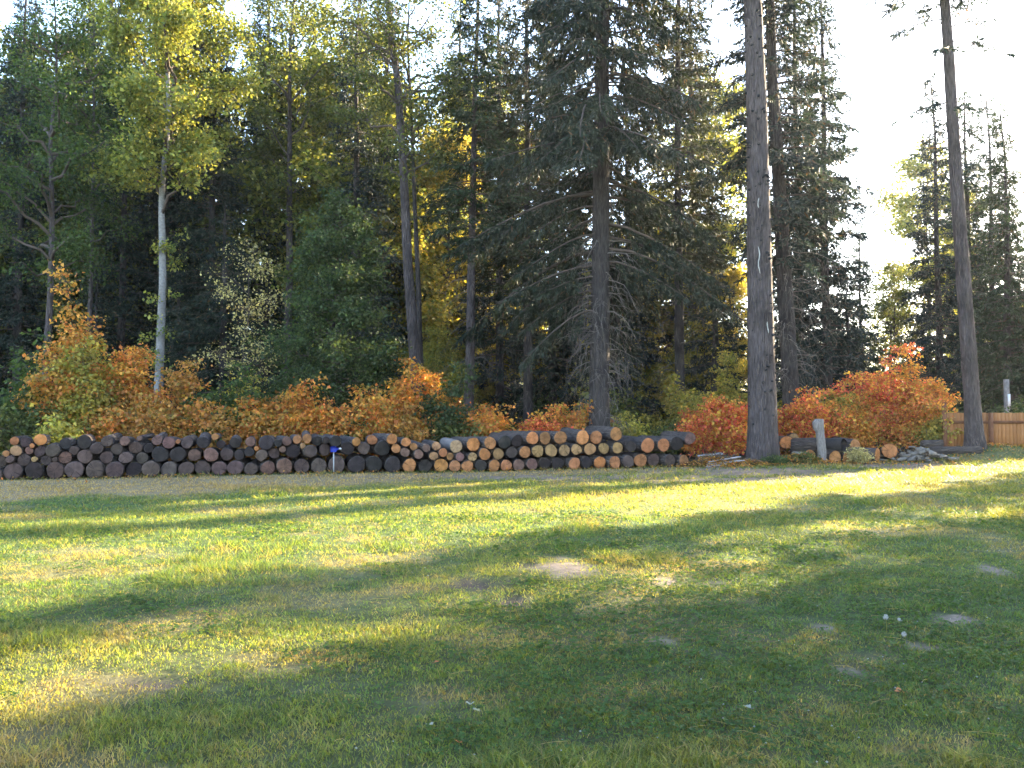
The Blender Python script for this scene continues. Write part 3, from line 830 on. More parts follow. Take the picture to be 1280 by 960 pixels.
# dense leafy green tree in front of the conifers
m, _ = deciduous(RS(28), 9.6, .5, 2.35, .10, 'deep', 2000, 26, .105, 'bark_dark', (0, 0), sig=.20, limbs=76, up=.35, prof='cone')
place(m, 'broadleaf_tree', 'dense dark green cone shaped leafy tree behind the orange shrubs', 'tree', tloc(418, 29.6), .4)
m, _ = deciduous(RS(29), 8.2, 2.5, 1.25, .035, 'pale', 230, 13, .09, 'twig', (.01, 0), sig=.22, limbs=26, up=.8, sparse=.25)
place(m, 'broadleaf_tree', 'slim sparse sapling with pale straw coloured leaves beside the dense green tree', 'tree', tloc(306, 31))
place(shrub_mesh(RS(30), 3.7, 2.5, 'yellow', 9, 18, .10, .2, .7), 'shrub', 'yellow green leafed shrub below the sparse straw coloured sapling', 'shrub', tloc(303, 30.6))

# spruces and firs one can tell apart
V_con = []
for sd, H, h0, Rm, pal, kw in [(41, 27, 1.5, 3.0, 'dark', {}), (42, 24, 1.0, 2.7, 'blue', {}), (43, 29, 5.0, 3.0, 'dark', dict(keep=.8, dead=24, dead_to=6)),
                               (44, 21, .8, 2.8, 'mid', dict(hang=.4)), (45, 30, 8.0, 3.1, 'olive', dict(keep=.75, dead=20, dead_to=8)), (46, 10.5, .3, 2.2, 'dark', dict(hang=.35))]:
    m, _ = conifer(RS(sd), H, h0, Rm, .26, pal, **kw)
    V_con.append((m, H))
def con(i, px, Y, label, rz=0.0, s=1.0, group=None):
    return place(V_con[i][0], 'conifer_tree', label, 'tree', tloc(px, Y), rz, s, group)
con(0, 262, 38, 'dark spiring conifer between the pale trunk and the sparse sapling', .3, .86)
con(1, 442, 39, 'blue green conifer rising behind the dense green leafy tree', 1.2, .98)
con(1, 1035, 36.5, 'blue green conifer right of the massive grey trunk, its boughs against the bright sky', 2.2, .92)
con(3, 1078, 41, 'shorter green conifer standing at the left edge of the bright sky gap', .5, .55)
con(1, 1176, 42, 'dark cone shaped conifer behind the slender leaning trunk', 4.0, .82)
con(3, 1262, 39, 'green conifer at the right edge above the wooden fence', 2.9, .8)
con(0, 20, 40, 'dark conifer at the left edge behind the green leafy tree', 5.1, .9)
con(2, 150, 41, 'dark conifer directly left of the pale white trunk', 1.9, .85)
con(4, 660, 38, 'olive conifer filling the left side of the big drooping conifer', .9, .9)
con(4, 850, 37, 'olive conifer with a dark trunk between the drooping conifer and the massive trunk', 2.0, .95)
con(0, 330, 45, 'dark conifer left of the narrow yellow green crown', 4.4, 1.05)
con(1, 200, 44, 'blue green conifer straight behind the pale white trunk', 3.7, 1.1)
con(0, 690, 42, 'dark conifer straight behind the big drooping conifer', 2.5, 1.0)
con(0, 625, 42, 'dark conifer at the tips of the big drooping boughs', 5.5, .95)
con(1, 1000, 40, 'blue green conifer straight behind the second dark trunk', 5.9, 1.05)
con(1, 785, 40, 'blue green conifer just right of the big drooping conifer', 1.1, .8)
con(0, 480, 44, 'dark conifer between the blue green conifer and the left leaning trunk', 2.8, 1.05)
con(3, 1215, 45, 'green conifer right behind the slender leaning trunk', 3.9, .95)
con(1, 392, 49, 'blue green conifer between the narrow crowned tree and the dense green tree', 5.0, 1.05)
con(0, 575, 54, 'dark conifer behind the golden tree at centre', 4.9, 1.15)
con(0, 725, 46, 'dark conifer filling the space right behind the drooping conifer trunk', 3.0, .8)
con(0, 130, 46, 'dark conifer rising behind the thin grey trunked tree at left', .4, 1.2)
con(2, 868, 43, 'thin dark conifer trunk seen against golden leaves', 3.3, .95)

# golden backlit broadleaf trees deeper in the wood
V_dec = []
for sd, pal, H, h0, Rc in [(51, 'gold', 17, 2.0, 3.0), (52, 'lime', 20, 3.5, 3.0), (53, 'olive', 18, 1.5, 3.2), (54, 'yellow', 12, .8, 2.4)]:
    m, _ = deciduous(RS(sd), H, h0, Rc, .15, pal, 900, 28, .18, 'bark_dark', (0, 0), sig=.38, limbs=44, up=.7)
    V_dec.append(m)
def dec(i, px, Y, label, rz=0.0, s=1.0, group=None):
    return place(V_dec[i], 'broadleaf_tree', label, 'tree', tloc(px, Y), rz, s, group)
dec(0, 560, 44, 'golden leaved tree glowing between the leaning trunk and the grey trunked conifer', .2, 1.0)
dec(1, 610, 50, 'tall yellow green tree deep in the wood behind the grey trunked conifer', 1.0, 1.15)
dec(1, 890, 47, 'tall yellow green tree behind the gap left of the massive grey trunk', 2.0, 1.1)
dec(0, 915, 42, 'low golden tree just left of the massive grey trunk', 3.1, .55)
dec(3, 815, 45, 'yellow tree glowing right of the big drooping conifer', 1.4, 1.2)
dec(2, 480, 47, 'olive green broadleaf tree behind the blue green conifer', 4.0, 1.1)
dec(1, 1165, 62, 'pale yellow green treetop in the bright sky gap at right', .7, 1.15)
con(1, 1245, 46, 'blue green tree behind the conifer at the right edge', 2.6, .85)
dec(2, 1120, 50, 'low olive tree at the foot of the bright sky gap', 5.0, .62)
dec(1, 400, 55, 'yellow green tree seen above the dense green tree', 3.0, 1.25)
dec(1, 385, 46, 'bright yellow green crown above the dense green leafy tree', 5.2, 1.25)
dec(1, 452, 44, 'yellow green crown behind the left leaning trunk', .4, 1.15)
dec(1, 545, 51, 'yellow green crown right of the left leaning trunk', 1.9, 1.05)
dec(1, 318, 50, 'yellow green crown left of the narrow crowned tree', 3.5, 1.1)
dec(2, 235, 45, 'olive crown behind the sunlit crown of the pale trunk', 2.2, 1.3)
dec(2, 85, 46, 'olive crown between the two green trees at far left', 1.2, 1.3)
dec(2, 15, 44, 'olive crown at the far left edge', 4.2, 1.25)

G1 = ['leftmost', 'second', 'third', 'fourth', 'fifth', 'sixth', 'seventh', 'eighth', 'ninth', 'tenth']
for k, (px, Y, i, s) in enumerate([(470, 41, 3, .55), (505, 46, 0, .5), (548, 40, 3, .5), (575, 47, 3, .9), (600, 43, 0, .42), (640, 46, 3, .75), (700, 44, 3, .5), (800, 41, 3, .5), (845, 45, 0, .62), (880, 40, 3, .55)]):
    dec(i, px, Y, '%s from left of the low golden trees glowing between the trunks' % G1[k], k * 2.1, s, 'low golden trees between the trunks')

# the rest of the wood: trees one cannot tell apart from each other
rb = RS(77)
ORD = lambda n: '%d%s' % (n, 'th' if 10 <= n % 100 <= 20 else {1: 'st', 2: 'nd', 3: 'rd'}.get(n % 10, 'th'))
def wood(n, x0, x1, y0, y1, label, group, kinds, smin, smax, dec_kinds=(), pdec=0.0, gap=()):
    pts, made = [], []
    tries = 0
    while len(pts) < n and tries < 4000:
        tries += 1
        Y = rb.uniform(y0, y1); px = rb.uniform(x0, x1)
        X = xat(px, Y)
        if any((X - a) ** 2 + (Y - b) ** 2 < 2.6 ** 2 for a, b in pts): continue
        if any(g0 < px < g1 for g0, g1 in gap): continue
        pts.append((X, Y))
        if rb.rand() < pdec:
            made.append((px, 1, dec(dec_kinds[rb.randint(len(dec_kinds))], px, Y, label[1], rb.uniform(0, 6.28), rb.uniform(smin, smax), group[1])))
        else:
            made.append((px, 0, con(kinds[rb.randint(len(kinds))], px, Y, label[0], rb.uniform(0, 6.28), rb.uniform(smin, smax), group[0])))
    for q in (0, 1):                                # tell the nearer ones apart by their order
        row = sorted([(a, o) for a, k, o in made if k == q], key=lambda t: t[0])
        if y0 < 65 and 1 < len(row):
            for i, (a, o) in enumerate(row):
                o['label'] = label[q] + ', %s from left' % ORD(i + 1)
wood(26, -120, 330, 41, 66, ('dark conifer deep in the shaded wood at left', 'green broadleaf tree deep in the shaded wood at left'), ('conifers deep in the wood at left', 'broadleaf trees deep in the wood at left'), (0, 1, 2), .8, 1.15, (2,), .12, gap=[(278, 306)])
wood(13, 330, 800, 46, 72, ('conifer deep in the wood behind the middle of the pile', 'yellowing broadleaf tree deep in the wood behind the middle of the pile'), ('conifers deep in the wood at centre', 'broadleaf trees deep in the wood at centre'), (0, 2, 4), .6, .9, (0, 1), .55)
wood(10, 1180, 1480, 44, 70, ('conifer deep in the wood beyond the fence at right', 'broadleaf tree deep in the wood beyond the fence at right'), ('conifers deep in the wood at right', 'broadleaf trees deep in the wood at right'), (0, 1, 3), .6, .85, (1, 2), .3)
wood(10, 1040, 1240, 60, 95, ('small far conifer at the foot of the bright sky gap', 'small far broadleaf tree at the foot of the bright sky gap'), ('far conifers in the sky gap', 'far broadleaf trees in the sky gap'), (1, 3), .38, .5, (2,), .3)
wood(24, -200, 800, 70, 110, ('far conifer at the back of the wood', 'far broadleaf tree at the back of the wood'), ('far conifers at the back', 'far broadleaf trees at the back'), (0, 1), .7, 1.0, (1, 2), .15, gap=[(276, 306)])

wood(12, -140, 330, 36, 48, ('young dense dark conifer in the shade at the left of the wood', ''), ('young conifers at left', ''), (5,), .7, 1.25)
wood(14, 430, 1070, 38, 56, ('young dense dark conifer in the shade in the middle of the wood', ''), ('young conifers at centre', ''), (5,), .6, 1.1, gap=[(500, 640)])
wood(9, 1060, 1420, 38, 56, ('young dense conifer in the wood behind the fence and the red shrubs', ''), ('young conifers at right', ''), (5,), .6, 1.0)
wood(34, -250, 1500, 80, 125, ('young far conifer at the back of the wood', ''), ('young conifers at the back', ''), (5,), 1.0, 1.5)

# trees standing right of the picture, whose shade crosses the lawn
sh = np.array([math.sin(SUN_AZ), math.cos(SUN_AZ)]); nh = np.array([-sh[1], sh[0]])
for k, (p, t, i, s) in enumerate([(7.0, 44, 2, .86), (7.4, 50, 1, .8), (3.55, 31, 0, .95), (2.9, 38, 4, .85), (4.05, 34, 4, .7), (1.6, 33, 4, .8), (0.2, 29.5, 0, 1.0), (-1.6, 27, 1, 1.0), (-3.6, 29, 0, 1.0), (-6, 27, 3, 1.2), (-8.5, 28, 0, 1.0), (12.9, 57, 0, .9), (14.9, 62, 1, .95), (17, 66, 0, .9)]):
    X, Y = nh * p + sh * t
    place(V_con[i][0], 'conifer_tree', 'tall conifer standing beyond the right end of the fence', 'tree', (X, Y, -.03), k * 1.3, s, 'conifers beyond the right end of the fence')

# ------------------------------------------------------------------ shrubs behind the pile
def shrub(px, Y, H, W, pal, label, seed, **kw):
    return place(shrub_mesh(RS(seed), H, W, pal, **kw), 'shrub', label, 'shrub', tloc(px, Y), 0)
def back(px, d):                                   # depth of a point d metres behind the face line of the pile, seen at pixel px
    a = (px - CX) / FPX
    return (LA + d) / (1 - LB * a)
SHR = [
    # px, metres behind the face, H, W, palette, label, extra
    (140, 3.7, 1.9, 1.8, 'amber', 'low amber shrub left of the pale trunk behind the grey logs', {}),
    (205, 4.6, 2.5, 1.8, 'amber', 'amber shrub hiding the foot of the pale white trunk', {}),
    (256, 4.2, 2.2, 1.7, 'orange', 'small orange shrub left of the rusty leafed shrub', {}),
    (305, 4.1, 2.2, 1.8, 'orange', 'orange shrub below the sparse straw coloured sapling', {}),
    (352, 4.3, 2.3, 1.6, 'rust', 'rust brown shrub between the amber shrub and the bright orange shrub', {}),
    (480, 4.4, 2.2, 1.5, 'amber', 'amber shrub left of the orange sprigs', {}),
    (592, 4.3, 1.7, 1.4, 'amber', 'low amber shrub at the left side of the orange bush', {}),
    (745, 5.6, 1.9, 1.6, 'orange', 'orange shrub peeking out behind the drooping conifer trunk', {}),
    (12, 4.0, 2.3, 2.6, 'olive', 'olive green shrub at the left end of the log pile', {}),
    (45, 5.2, 3.0, 2.4, 'green', 'dark green shrub behind the left end of the log pile', {}),
    (92, 4.6, 5.0, 1.9, 'amber', 'tall orange and red vine maple at left reaching highest of the shrubs', dict(nst=14, per=18)),
    (112, 4.0, 3.5, 2.4, 'gold', 'golden shrub in front of the tall vine maple', {}),
    (160, 4.8, 4.2, 1.9, 'orange', 'upright orange shrub between the tall vine maple and the pale trunk', {}),
    (178, 3.9, 2.3, 2.2, 'rust', 'brownish orange shrub below the pale white trunk', {}),
    (232, 5.2, 4.0, 1.2, 'rust', 'narrow rusty shrub just right of the pale white trunk', dict(nst=6)),
    (228, 4.0, 2.1, 2.0, 'rust', 'low rusty shrub right of the pale trunk behind the grey logs', {}),
    (280, 4.6, 2.9, 2.6, 'green', 'green shrub below the yellow green shrub', {}),
    (283, 3.8, 2.0, 2.0, 'rust', 'rusty leafed shrub in front of the green shrub', {}),
    (330, 4.0, 2.2, 1.9, 'amber', 'amber shrub at the left foot of the dense green tree', {}),
    (378, 3.9, 2.4, 2.2, 'orange', 'bright orange shrub in front of the dense green tree', {}),
    (420, 4.1, 2.0, 1.6, 'amber', 'small amber shrub under the middle of the dense green tree', {}),
    (455, 4.0, 2.2, 2.0, 'orange', 'orange shrub at the right foot of the dense green tree', {}),
    (508, 4.4, 3.0, 1.1, 'orange', 'narrow orange sprig shrub left of the taller orange sprig', dict(nst=6)),
    (538, 4.9, 4.0, 1.3, 'orange', 'tall thin orange sprig shrub in front of the left leaning trunk', dict(nst=6)),
    (498, 3.9, 1.7, 1.4, 'rust', 'low rusty shrub below the orange sprigs', {}),
    (556, 5.0, 3.0, 2.6, 'deep', 'deep green shrub beside the orange sprigs', {}),
    (568, 4.0, 1.6, 1.4, 'olive', 'low olive shrub between the orange sprigs and the orange bush', {}),
    (620, 4.0, 2.0, 2.0, 'orange', 'orange bush behind the middle of the pile', {}),
    (662, 4.1, 1.9, 1.7, 'red', 'reddish orange bush left of the drooping conifer trunk', {}),
    (712, 4.2, 2.0, 1.7, 'orange', 'orange bush hugging the drooping conifer trunk', {}),
    (782, 4.4, 1.7, 1.8, 'yellow', 'yellow green bush right of the drooping conifer trunk', {}),
    (826, 4.3, 1.5, 1.7, 'olive', 'low olive green bush behind the right part of the pile', {}),
    (850, 5.6, 2.9, 2.4, 'gold', 'golden shrub between the drooping conifer and the red bush', {}),
    (905, 6.5, 3.9, 2.4, 'gold', 'tall golden shrub behind the red bush', {}),
    (876, 3.2, 2.0, 1.7, 'red', 'red bush left of the massive grey trunk', {}),
    (912, 2.9, 2.3, 1.8, 'red', 'flame red bush against the massive grey trunk', {}),
    (976, 3.4, 2.2, 1.5, 'red', 'red bush right behind the massive grey trunk', {}),
    (1040, 3.6, 3.0, 2.2, 'yellow', 'yellow and green shrub at the left of the big red vine maple', {}),
    (1020, 2.9, 2.6, 1.8, 'red', 'red shrub behind the weathered wooden post', {}),
    (1095, 3.2, 4.3, 3.0, 'red', 'big flame red vine maple behind the cut logs at right', dict(nst=15)),
    (1070, 2.6, 2.6, 2.0, 'orange', 'orange shrub in front of the big red vine maple', {}),
    (1132, 2.6, 3.4, 2.2, 'orange', 'amber shrub at the right side of the big red vine maple', {}),
    (1162, 2.8, 2.9, 1.8, 'orange', 'orange shrub next to the first fence post', {}),
    (1165, 1.9, 1.5, 1.4, 'gold', 'low golden shrub at the foot of the first fence post', {}),
]
for k, (px, d, H, W, pal, label, kw) in enumerate(SHR):
    shrub(px, back(px, d), H * 1.12, W * 1.25, pal, label, 300 + k, **kw)
# understorey in the wood
V_un = [shrub_mesh(RS(400 + i), 3.2, 3.2, p, 10, 18, .12, .24, .8) for i, p in enumerate(['green', 'deep', 'olive', 'gold'])]
ru = RS(9)
for k in range(84):
    px = ru.uniform(-140, 1380); Y = ru.uniform(33.5, 60)
    i = ru.choice(4, p=[.3, .35, .2, .15])
    place(V_un[i], 'shrub', ['green', 'dark green', 'olive', 'golden'][i] + ' undergrowth shrub among the trunks of the wood', 'shrub', tloc(px, Y), ru.uniform(0, 6.28), ru.uniform(.7, 1.25), ['green', 'dark green', 'olive', 'golden'][i] + ' undergrowth in the wood')

# ------------------------------------------------------------------ log pile
# circles read off the photo: eight times enlarged crops, (crop x, crop y) then x, y, radius, tone per row
CROPS = [
 ((0, 535), {1: [(0, 440, 60, 'g'), (108, 440, 92, 'g'), (330, 445, 95, 'd'), (545, 450, 92, 'g'), (740, 445, 95, 'g'), (945, 430, 92, 'g'), (1150, 425, 88, 'g')],
             2: [(20, 335, 58, 'g'), (115, 330, 42, 'g'), (240, 335, 72, 'g'), (350, 335, 34, 't'), (450, 340, 58, 'g'), (550, 350, 30, 'g'), (655, 320, 70, 'r'), (845, 305, 80, 'g'), (1065, 320, 70, 'g'), (1255, 310, 66, 'g')],
             3: [(60, 262, 34, 'o'), (160, 240, 60, 't'), (280, 240, 42, 'r'), (390, 250, 62, 'g'), (540, 245, 72, 'g'), (740, 235, 48, 'g'), (965, 215, 65, 'g'), (1160, 215, 62, 'g')],
             4: [(145, 150, 45, 'o'), (250, 155, 52, 'g'), (332, 183, 25, 'o'), (400, 125, 60, 'f'), (655, 165, 60, 'd'), (845, 155, 72, 'd'), (1075, 145, 58, 'g'), (1250, 130, 48, 'r')]}),
 ((150, 535), {1: [(130, 415, 80, 'd'), (315, 405, 84, 'g'), (490, 395, 78, 'g'), (660, 390, 75, 'g'), (825, 390, 78, 'g'), (995, 395, 74, 'g'), (1155, 395, 78, 'g')],
               2: [(215, 310, 60, 'g'), (400, 265, 80, 'd'), (580, 265, 75, 'd'), (745, 270, 62, 'r'), (910, 268, 70, 'r'), (1090, 265, 65, 'g'), (1235, 255, 62, 'd')],
               3: [(150, 205, 65, 'g'), (285, 205, 48, 'd')],
               4: [(190, 105, 28, 'r'), (372, 122, 52, 'r'), (490, 150, 62, 'r'), (578, 135, 24, 'o'), (670, 145, 60, 'g'), (830, 145, 60, 'd'), (950, 88, 36, 'o'), (1005, 165, 44, 'd'), (1150, 150, 54, 'd')]}),
 ((300, 530), {1: [(110, 435, 64, 'g'), (280, 425, 70, 'r'), (445, 405, 80, 'r'), (620, 400, 76, 'g'), (790, 385, 76, 'g'), (965, 380, 84, 'g'), (1165, 370, 86, 'd')],
               2: [(45, 290, 58, 'd'), (140, 255, 27, 'f'), (215, 310, 58, 'g'), (345, 290, 56, 'g'), (422, 255, 35, 'r'), (530, 270, 70, 'd'), (710, 265, 65, 'g'), (850, 255, 60, 'g'), (1070, 245, 68, 'd'), (1235, 240, 62, 'g')],
               3: [(100, 190, 50, 'r'), (265, 190, 75, 'd'), (380, 190, 40, 'd'), (465, 175, 48, 'r'), (575, 155, 45, 'o'), (670, 145, 48, 'o'), (627, 218, 28, 't'), (775, 175, 52, 'd'), (858, 165, 38, 'd'), (950, 172, 58, 'd'), (1170, 185, 45, 'f')]}),
 ((450, 530), {1: [(145, 375, 82, 'd'), (325, 375, 80, 'd'), (495, 380, 70, 'o'), (655, 395, 65, 'd'), (810, 400, 70, 'f'), (950, 425, 60, 'o'), (1075, 415, 60, 'o'), (1205, 415, 60, 'd')],
               2: [(230, 240, 75, 'd'), (360, 245, 48, 'o'), (450, 285, 48, 'r'), (580, 300, 48, 'r'), (735, 320, 45, 't'), (825, 285, 45, 'o'), (905, 325, 40, 'o'), (990, 330, 45, 'r'), (1125, 335, 48, 't'), (1240, 305, 60, 'f')],
               3: [(125, 160, 52, 'o'), (310, 155, 55, 'f'), (455, 180, 48, 'f'), (540, 230, 40, 'o'), (655, 240, 40, 'r'), (760, 220, 45, 't'), (965, 230, 65, 'w'), (1140, 205, 70, 'f')]}),
 ((590, 520), {1: [(215, 485, 60, 'o'), (340, 475, 60, 'o'), (465, 470, 60, 'r'), (595, 470, 60, 'r'), (730, 455, 62, 'd'), (865, 460, 64, 'd'), (1010, 465, 62, 'o'), (1140, 445, 60, 'd')],
               2: [(265, 380, 58, 't'), (400, 365, 58, 'g'), (525, 360, 60, 'o'), (650, 350, 62, 't'), (795, 345, 65, 't'), (930, 345, 60, 't'), (1050, 335, 58, 't'), (1190, 330, 62, 't')],
               3: [(175, 270, 64, 'o'), (320, 260, 65, 'd'), (460, 250, 62, 'd'), (595, 220, 66, 'f'), (730, 220, 62, 'o'), (880, 215, 68, 'o'), (1100, 215, 70, 'f'), (1250, 215, 68, 'o')]}),
 ((730, 520), {1: [(155, 445, 62, 'f'), (290, 445, 62, 'o'), (430, 435, 65, 'g'), (570, 430, 70, 'o'), (715, 420, 68, 'g'), (855, 425, 65, 'g'), (990, 400, 60, 'o')],
               2: [(218, 325, 60, 't'), (350, 320, 60, 't'), (470, 305, 55, 'd'), (640, 295, 74, 'o'), (795, 290, 66, 'o'), (925, 275, 70, 'd'), (1060, 225, 62, 'r')],
               3: [(310, 180, 66, 'o')]}),
]
TONE = dict(g=(.086, .058, .050), d=(.034, .026, .025), r=(.15, .082, .066), o=(.33, .14, .06), f=(.41, .165, .06), t=(.32, .18, .085), w=(.34, .21, .12))
TWORD = dict(g='weathered grey', d='blackened', r='dull reddish', o='orange brown', f='fresh orange', t='pale tan', w='pale barked tan')
ORD = lambda n: '%d%s' % (n, 'th' if 10 <= n % 100 <= 20 else {1: 'st', 2: 'nd', 3: 'rd'}.get(n % 10, 'th'))
ROWN = {1: 'bottom', 2: 'second', 3: 'third', 4: 'fourth'}
rl = RS(61)
L_ = []
for (ox, oy), rows in CROPS:
    for row, items in rows.items():
        for x8, y8, r8, tone in items:
            px, py = ox + x8 / 8, oy + y8 / 8
            rr = ray(px, py)
            t = LA / (rr[1] - LB * rr[0])
            p = np.array([0, 0, HC]) + rr * t
            L_.append([px, row, tone, p[0], p[2], r8 / 8 / FPX * t * rr[1] * 1.0])
L_.sort(key=lambda a: a[0])
S = np.array([[a[3] * math.hypot(1, LB), a[4], a[5]] for a in L_])
rowv = np.array([a[1] for a in L_])
S0 = S.copy()
for it in range(60):                                # let the circles settle against each other and on the ground
    for i in range(len(S)):
        for j in range(i + 1, min(i + 26, len(S))):
            d = S[j, :2] - S[i, :2]; dist = math.hypot(*d) + 1e-6
            ov = S[i, 2] + S[j, 2] - dist
            if ov > 0:
                s = d / dist * ov * .25
                S[i, :2] -= s; S[j, :2] += s
                S[i, 2] -= ov * .02; S[j, 2] -= ov * .02
    for i in range(len(S)):
        g = float(gz(S[i, 0] / math.hypot(1, LB), LA + LB * S[i, 0] / math.hypot(1, LB)))
        if rowv[i] == 1: S[i, 1] = g + S[i, 2] - .02
        else: S[i, 1] = max(S[i, 1], g + S[i, 2])
AXIS = np.array([-LB, 1]) / math.hypot(1, LB)
def log_mesh(rng, r, ln, hollow=False, sides=22):
    a = np.arange(sides) * 2 * np.pi / sides
    out = 1 + .075 * rng.rand() * np.sin(2 * a + rng.uniform(0, 6)) + .045 * rng.rand() * np.sin(3 * a + rng.uniform(0, 6)) + rng.normal(0, .018, sides)
    ks = np.array([0, .02, .3, .6, .85, 1.0])
    prof = np.array([.97, 1.0, 1.0, 1.0, 1.0, .99])
    bow = rng.normal(0, .03, 2)
    V, cv = [], []
    for k, pf in zip(ks, prof):
        q = out * (1 + rng.normal(0, .012, sides)) if k > .05 else out
        c = bow * k * k
        V.append(np.c_[np.cos(a) * r * q * pf + c[0], np.full(sides, k * ln), np.sin(a) * r * q * pf + c[1]])
    n = len(ks)
    F = []
    for k in range(n - 1):
        for s in range(sides):
            s2 = (s + 1) % sides
            F.append([k * sides + s, k * sides + s2, (k + 1) * sides + s2, (k + 1) * sides + s])
    bark = MB().add(np.concatenate(V), F)
    bark.F.append(np.array([[(n - 1) * sides + s for s in range(sides)]]))
    # cut face: rings of vertices, slightly domed and set inside the bark edge
    cvs = [np.array([[0, rng.uniform(-.004, .004), 0]])]
    for f in (.35, .7, .945):
        cvs.append(np.c_[np.cos(a) * r * out * f, rng.normal(-.004 if not hollow else .02, .003, sides), np.sin(a) * r * out * f])
    cvs = np.concatenate(cvs)
    CF3 = np.array([[0, 1 + (s + 1) % sides, 1 + s] for s in range(sides)])
    CF4 = np.array([[1 + k * sides + s, 1 + k * sides + (s + 1) % sides, 1 + (k + 1) * sides + (s + 1) % sides, 1 + (k + 1) * sides + s] for k in range(2) for s in range(sides)])
    if hollow:
        cvs[:, 1] += np.r_[.35, np.full(sides, .3), np.full(sides, .12), np.full(sides, 0)]
    # skirt that closes the gap between face and bark
    sk = np.c_[np.cos(a) * r * out * .985, np.full(sides, .012), np.sin(a) * r * out * .985]
    off = len(cvs)
    SF = np.array([[off - sides + s, off - sides + (s + 1) % sides, off + (s + 1) % sides, off + s] for s in range(sides)])
    cut = MB().add(np.concatenate([cvs, sk]), np.concatenate([CF4, SF]))
    cut.F.append(CF3)
    return bark.mesh('bark', M['log_bark']), cut.mesh('cut_end', M['cut'])
def make_log(label, loc, r, ln, tone, dirv, seed, group=None, hollow=False, barkmat=None):
    rng = RS(seed)
    t = thing('log', label, 'log', loc, 0, group)
    d = Vector(dirv).normalized()
    t.rotation_mode = 'QUATERNION'
    t.rotation_quaternion = d.to_track_quat('Y', 'Z')
    b, c = log_mesh(rng, r, ln, hollow)
    if barkmat: b.materials.clear(); b.materials.append(barkmat)
    link('bark', b, t)
    co = link('cut_end', c, t)
    co.color = tuple(np.clip(np.array(TONE[tone]) * rng.uniform(.8, 1.2) * rng.uniform(.93, 1.07, 3), 0, 1)) + (1,)
    return t
cnt = {}
for k, (a, s) in enumerate(zip(L_, S)):
    row = a[1]
    cnt[row] = cnt.get(row, 0) + 1
    x = s[0] / math.hypot(1, LB); y = LA + LB * x
    jit = rl.normal(0, .06) - (.05 if row == 1 else 0)
    dv = np.array([AXIS[0] + rl.normal(0, .06), AXIS[1], rl.normal(0, .015)])
    make_log('%s log end, %s from left in the %s row of the long pile' % (TWORD[a[2]], ORD(cnt[row]), ROWN[row]),
             (x + AXIS[0] * jit, y + AXIS[1] * jit, s[1]), s[2], rl.uniform(2.0, 2.6), a[2], dv, 700 + k, 'logs of the long pile', barkmat=M['silver'] if a[2] == 'w' else None)

# cut logs lying right of the massive trunk
def rlog(px, py, rpx, Y, tone, dirv, ln, label, seed, **kw):
    p = at(px, py, Y)
    return make_log(label, tuple(p), rpx / FPX * Y, ln, tone, dirv, seed, 'cut logs right of the massive trunk', **kw)
rlog(983, 553, 8.2, 30.0, 'f', (.12, 1, 0), 1.6, 'orange log end just right of the massive trunk, upper layer', 901)
rlog(992, 548, 6.6, 30.7, 't', (.2, 1, 0), 1.2, 'small tan log end tucked behind the upper orange log end', 902)
rlog(1012, 571, 8.5, 29.6, 'f', (.0, 1, 0), 1.5, 'orange log end low behind the weathered wooden post', 903)
rlog(1019, 556, 9.0, 29.9, 'g', (-1, .25, 0), .85, 'dark barked log lying sideways left of the weathered post', 904)
rlog(1055, 556, 7.8, 29.6, 'd', (-.8, 1, 0), 1.2, 'blackened hollow log lying on top, its dark mouth facing right', 905, hollow=True, barkmat=M['char'])
rlog(1044, 572, 8.4, 29.4, 'f', (-.1, 1, 0), 1.4, 'round orange log end below the hollow black log', 906)
rlog(1061, 572.5, 8.0, 29.6, 'f', (-.05, 1, 0), 1.4, 'orange log end behind the small green plant', 907)
rlog(1069, 556.5, 7.6, 29.9, 'o', (-.25, 1, 0), 1.2, 'tan orange log end right of the hollow black log', 908)
rlog(1097, 569, 9.3, 29.3, 'f', (-.85, .8, 0), 1.5, 'orange log end turned towards the right, standing apart on the ground', 909)
rlog(1112, 563.5, 9.5, 29.5, 'f', (.35, .9, -.25), 1.3, 'large orange slanted log end at the left of the firewood heap', 910)
p = at(1178, 554, 31.0)
make_log('short dark grey log lying sideways at the foot of the first fence post', tuple(p), .13, .75, 'g', (-1, .1, 0), 911)
p = at(1226, 563, 30.0)
make_log('long mossy brown log lying sideways in front of the slender leaning trunk', (p[0], p[1], p[2]), .17, 1.75, 'g', (-1, .08, -.03), 912)

# weathered post standing in front of the cut logs
pp = at(1027, 579, 28.9); pz = float(gz(pp[0], pp[1]))
post = thing('wooden_post', 'weathered silver grey stump post standing in front of the cut logs', 'post', (pp[0], pp[1], pz))
rng = RS(5)
zq = np.linspace(-.1, 1.52, 16)
Pp = np.c_[-.03 * zq + .02 * np.sin(zq * 4), .0 * zq, zq]
V, F = trunk_geo(rng, Pp, .155, 14, .0, .09, .9, .5)
b_ = MB().add(V, F); b_.F.append(np.array([[15 * 14 + s for s in range(14)]]))
b_.build('post_body', M['silver'], post)
kb = MB().add(*tubes(np.array([[-.08, -.03, 1.05], [-.17, -.05, 1.22], [-.20, -.05, 1.40], [-.17, -.04, 1.5]]), np.array([.10, .14, .13, .06]), 9))
kb.F.append(np.array([[27 + s for s in range(9)]]))
kb.build('burl', M['silver'], post)

